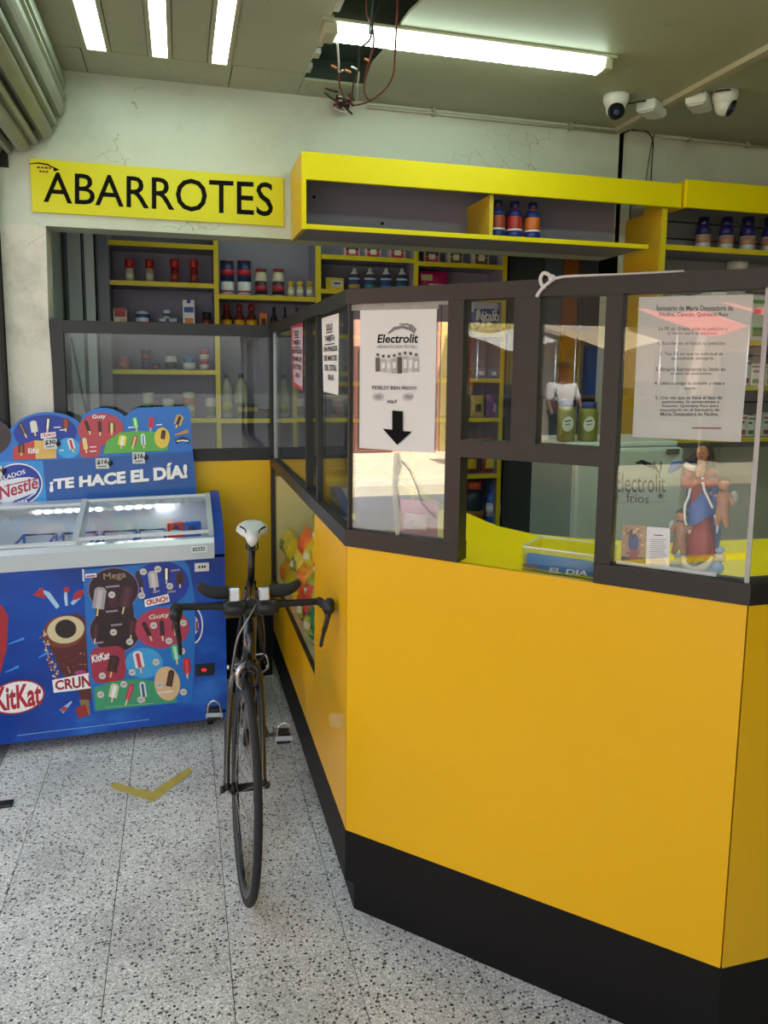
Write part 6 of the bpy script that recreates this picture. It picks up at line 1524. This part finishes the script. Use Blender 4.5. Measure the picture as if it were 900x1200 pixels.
drape([[(838, 548, .0), (842, 552, .028), (838, 556, .036)], [(841, 575, -.01), (843, 578, .03), (837, 580, .042)], [(842, 600, -.01), (845, 602, .03), (838, 604, .044)], [(842, 622, -.01), (846, 624, .022), (840, 628, .034)], [(840, 640, -.01), (843, 640, .01), (840, 642, .02)]], BLUM, 'mantle_fall')
drape([[(824, 524, -.022), (818, 530, -.024), (832, 528, -.024)][::1], [(806, 546, -.012), (822, 548, -.03), (838, 546, -.012)], [(803, 580, -.012), (822, 580, -.036), (842, 580, -.012)], [(806, 630, -.01), (822, 630, -.04), (840, 630, -.01)]], BLUM, 'mantle_back')
loft([(815, 549, 6, .8), (805, 541, 11, .7), (797, 542, 10, .6), (791, 548, 7.5, .6), (785, 554, 3, .5)], BLUM, 'mantle_billow')
for nm, pts in (('sleeve', [(812, 551, .01), (806, 561, .022), (812, 566, .042), (821, 558, .052)]), ('sleeve', [(833, 551, .01), (840, 561, .022), (834, 564, .042), (826, 558, .052)])):
    MB().tube(spl([fp(*p) for p in pts], 4), [.011, .0115, .012, .0125, .0125, .012, .0115, .011, .0105, .010, .0095, .009, .008], REDR, 10).build(nm, fg)
MB().ball(fp(826, 548, .053), (.007, .009, .014), SKN, 10, 6).ball(fp(822, 549, .053), (.007, .009, .014), SKN, 10, 6).build('hands', fg)
MB().tube(spl([fp(805, 543, .028), fp(812, 546, .035), fp(820, 547, .038), fp(826, 545, .034)], 4), .007, GOLDW, 8).build('collar', fg)
m_ = MB().tube([fp(823, 545, .0), fp(824, 537, .008)], [.012, .011], SKN, 10); m_.ball(fp(824, 531, .012), (.0135, .0145, .0185), SKN, 14, 9); m_.ball(fp(823.5, 532, .026), (.0028, .004, .004), SKN, 8, 5)
for px in (821.5, 826): m_.ball(fp(px, 530, .0245), (.0022, .002, .0016), INK, 6, 4)
m_.ball(fp(824, 535, .0245), (.004, .002, .0015), mat('#8a3a34', .5), 6, 4)
m_.build('head', fg)
m_ = MB().ball(fp(825.5, 528, -.002), (.0155, .016, .0205), HAIR, 14, 8); m_.tube(spl([fp(830, 526, .0), fp(832.5, 536, .004), fp(832, 546, .008), fp(834, 556, .01)], 4), [.010]*9+[.008]*3+[.004], HAIR, 8); m_.tube(spl([fp(819, 530, .0), fp(811, 538, .0), fp(803, 541, .01)], 4), [.010]*5+[.008]*3+[.004], HAIR, 8); m_.build('hair', fg)
MB().tube(spl([fp(827, 556, .055), fp(829, 570, .055), fp(833, 580, .05), fp(838, 592, .045)], 4), .003, WHITE, 6).tube(spl([fp(814, 562, .05), fp(810, 580, .045), fp(806, 590, .045), fp(806, 605, .045), fp(808, 612, .04)], 4), .003, WHITE, 6).tube(spl([fp(839, 600, .04), fp(843, 612, .035), fp(841, 622, .03)], 4), .0025, WHITE, 6).build('ribbon', fg)
CLD = mat('#9fb8d8', .4, var=.25, scale=60)
m_ = MB()
for px, py, r_, d in ((797, 662, .022, .02), (806, 666, .02, .03), (816, 668, .02, .04), (828, 668, .022, .04), (838, 664, .022, .02), (842, 654, .016, .0), (843, 645, .012, 0), (798, 654, .016, .0), (820, 665, .03, -.01), (834, 660, .022, -.01)): m_.ball(fp(px, py-1, d), (r_, r_, r_*.8), CLD, 10, 6)
m_.build('cloud_base', fg)
MB().tube(spl([fp(803, 646, .035), fp(808, 658, .05), fp(820, 662, .055), fp(832, 656, .05), fp(837, 648, .04)], 4), [.003, .006, .008, .009, .010, .010, .011, .011, .011, .010, .010, .009, .008, .006, .005, .004, .003], GOLDW, 8).build('crescent', fg)
MB().tube(spl([fp(810, 652, .045), fp(816, 656, .052), fp(822, 651, .052), fp(830, 654, .045)], 4), [.006]*10+[.004]*3, mat('#55602c', .5), 8).build('serpent', fg)
def cherub(px, py, sc, flip, head):
    c = fp(px, py, .03); ax = Vector((r2, -r2, 0))*flip*sc; u = Vector((0, 0, sc)); d = Vector((-r2, -r2, 0))*sc
    V = [c, c+u*.03, c+u*.055, c+u*.075, c+ax*.02+u*.05, c+ax*.045+u*.065+d*.01, c-ax*.02+u*.05, c-ax*.035+u*.03+d*.015, c+ax*.012-u*.02+d*.01, c+ax*.016-u*.05, c-ax*.012-u*.02+d*.01, c-ax*.02-u*.05]
    o = skin('cherub', V, [(0, 1), (1, 2), (2, 3), (2, 4), (4, 5), (2, 6), (6, 7), (0, 8), (8, 9), (0, 10), (10, 11)], [r_*sc for r_ in (.018, .018, .016, .009, .009, .007, .009, .007, .012, .009, .012, .009)], SKN, fg, 1)
    MB().ball(c+u*.095, (.019*sc, .019*sc, .021*sc), SKN, 12, 8).build('cherub_head', o)
    MB().ball(c+u*.10-d*.004, (.0205*sc, .0205*sc, .021*sc), HAIR, 12, 8).build('cherub_hair', o)
    w = MB()
    for sg_ in (-1, 1): w.ball(c+u*.05-d*.02+ax*.03*sg_, (.016*sc, .006*sc, .022*sc), GOLDW, 8, 6)
    w.build('wings', o)
cherub(799, 632, .66, 1, None); cherub(848, 598, .70, -1, None)
# ================================================================== CORD ON THE RAIL, FLOOR MARKS
cd = thing('white_cord', 'white cord knotted in a loop over the top frame rail', 'cord', chp(.45, -.01, 1.87))
cpn = Plane(chp(0, -.012, 0), (-1, -1, 0))
CORD = mat('#cfc8c6', .7, var=.1, scale=60)
MB().tube(spl([cpn.P(629, 348), cpn.P(633, 341), cpn.P(640, 334), cpn.P(646, 328), cpn.P(643, 322), cpn.P(637, 320), cpn.P(633.5, 326), cpn.P(635, 334), cpn.P(640, 336)], 5), .0045, CORD, 8).build('loop', cd)
zt_ = ZT1+.004
MB().tube(spl([cpn.P(646, 328), cpn.P(652, 326), chp(sC(665, 322), .0, zt_), chp(sC(700, 320), .01, zt_), chp(sC(745, 320), .02, zt_), chp(sC(800, 316), .02, zt_)], 5), .0035, CORD, 8).build('tail', cd)
MB().ball(cpn.P(647, 326), .009, CORD, 10, 6).build('knot', cd)
tm = thing('tape_mark', 'worn yellow tape check mark stuck on the terrazzo floor', 'tape', PZ(0).P(175, 938))
TY = mat('#bfa94a', .6, var=.3, scale=25, key='worn_yellow_tape')
a = Art(PZ(0), .0006); a.poly([(130, 919), (136, 917), (160, 924), (184, 928), (178, 939), (166, 935), (132, 924)], TY); a.build('short_strip', tm)
a = Art(PZ(0), .0011); a.poly([(172, 936), (182, 925), (221, 899), (226, 904), (190, 932), (176, 941)], TY); a.build('long_strip', tm)
p = PZ(0).P(6, 944)
t = thing('rubber_scrap', 'small black rubber scrap at the left floor edge', 'scrap', p)
MB().box((p.x-.05, p.y-.02, .001), (p.x+.028, p.y+.022, .012), BLACKP, .004).build('piece', t)
MB().box((p.x-.03, p.y-.005, .012), (p.x+.02, p.y+.012, .015), BLACKP, .001).build('ridge', t)
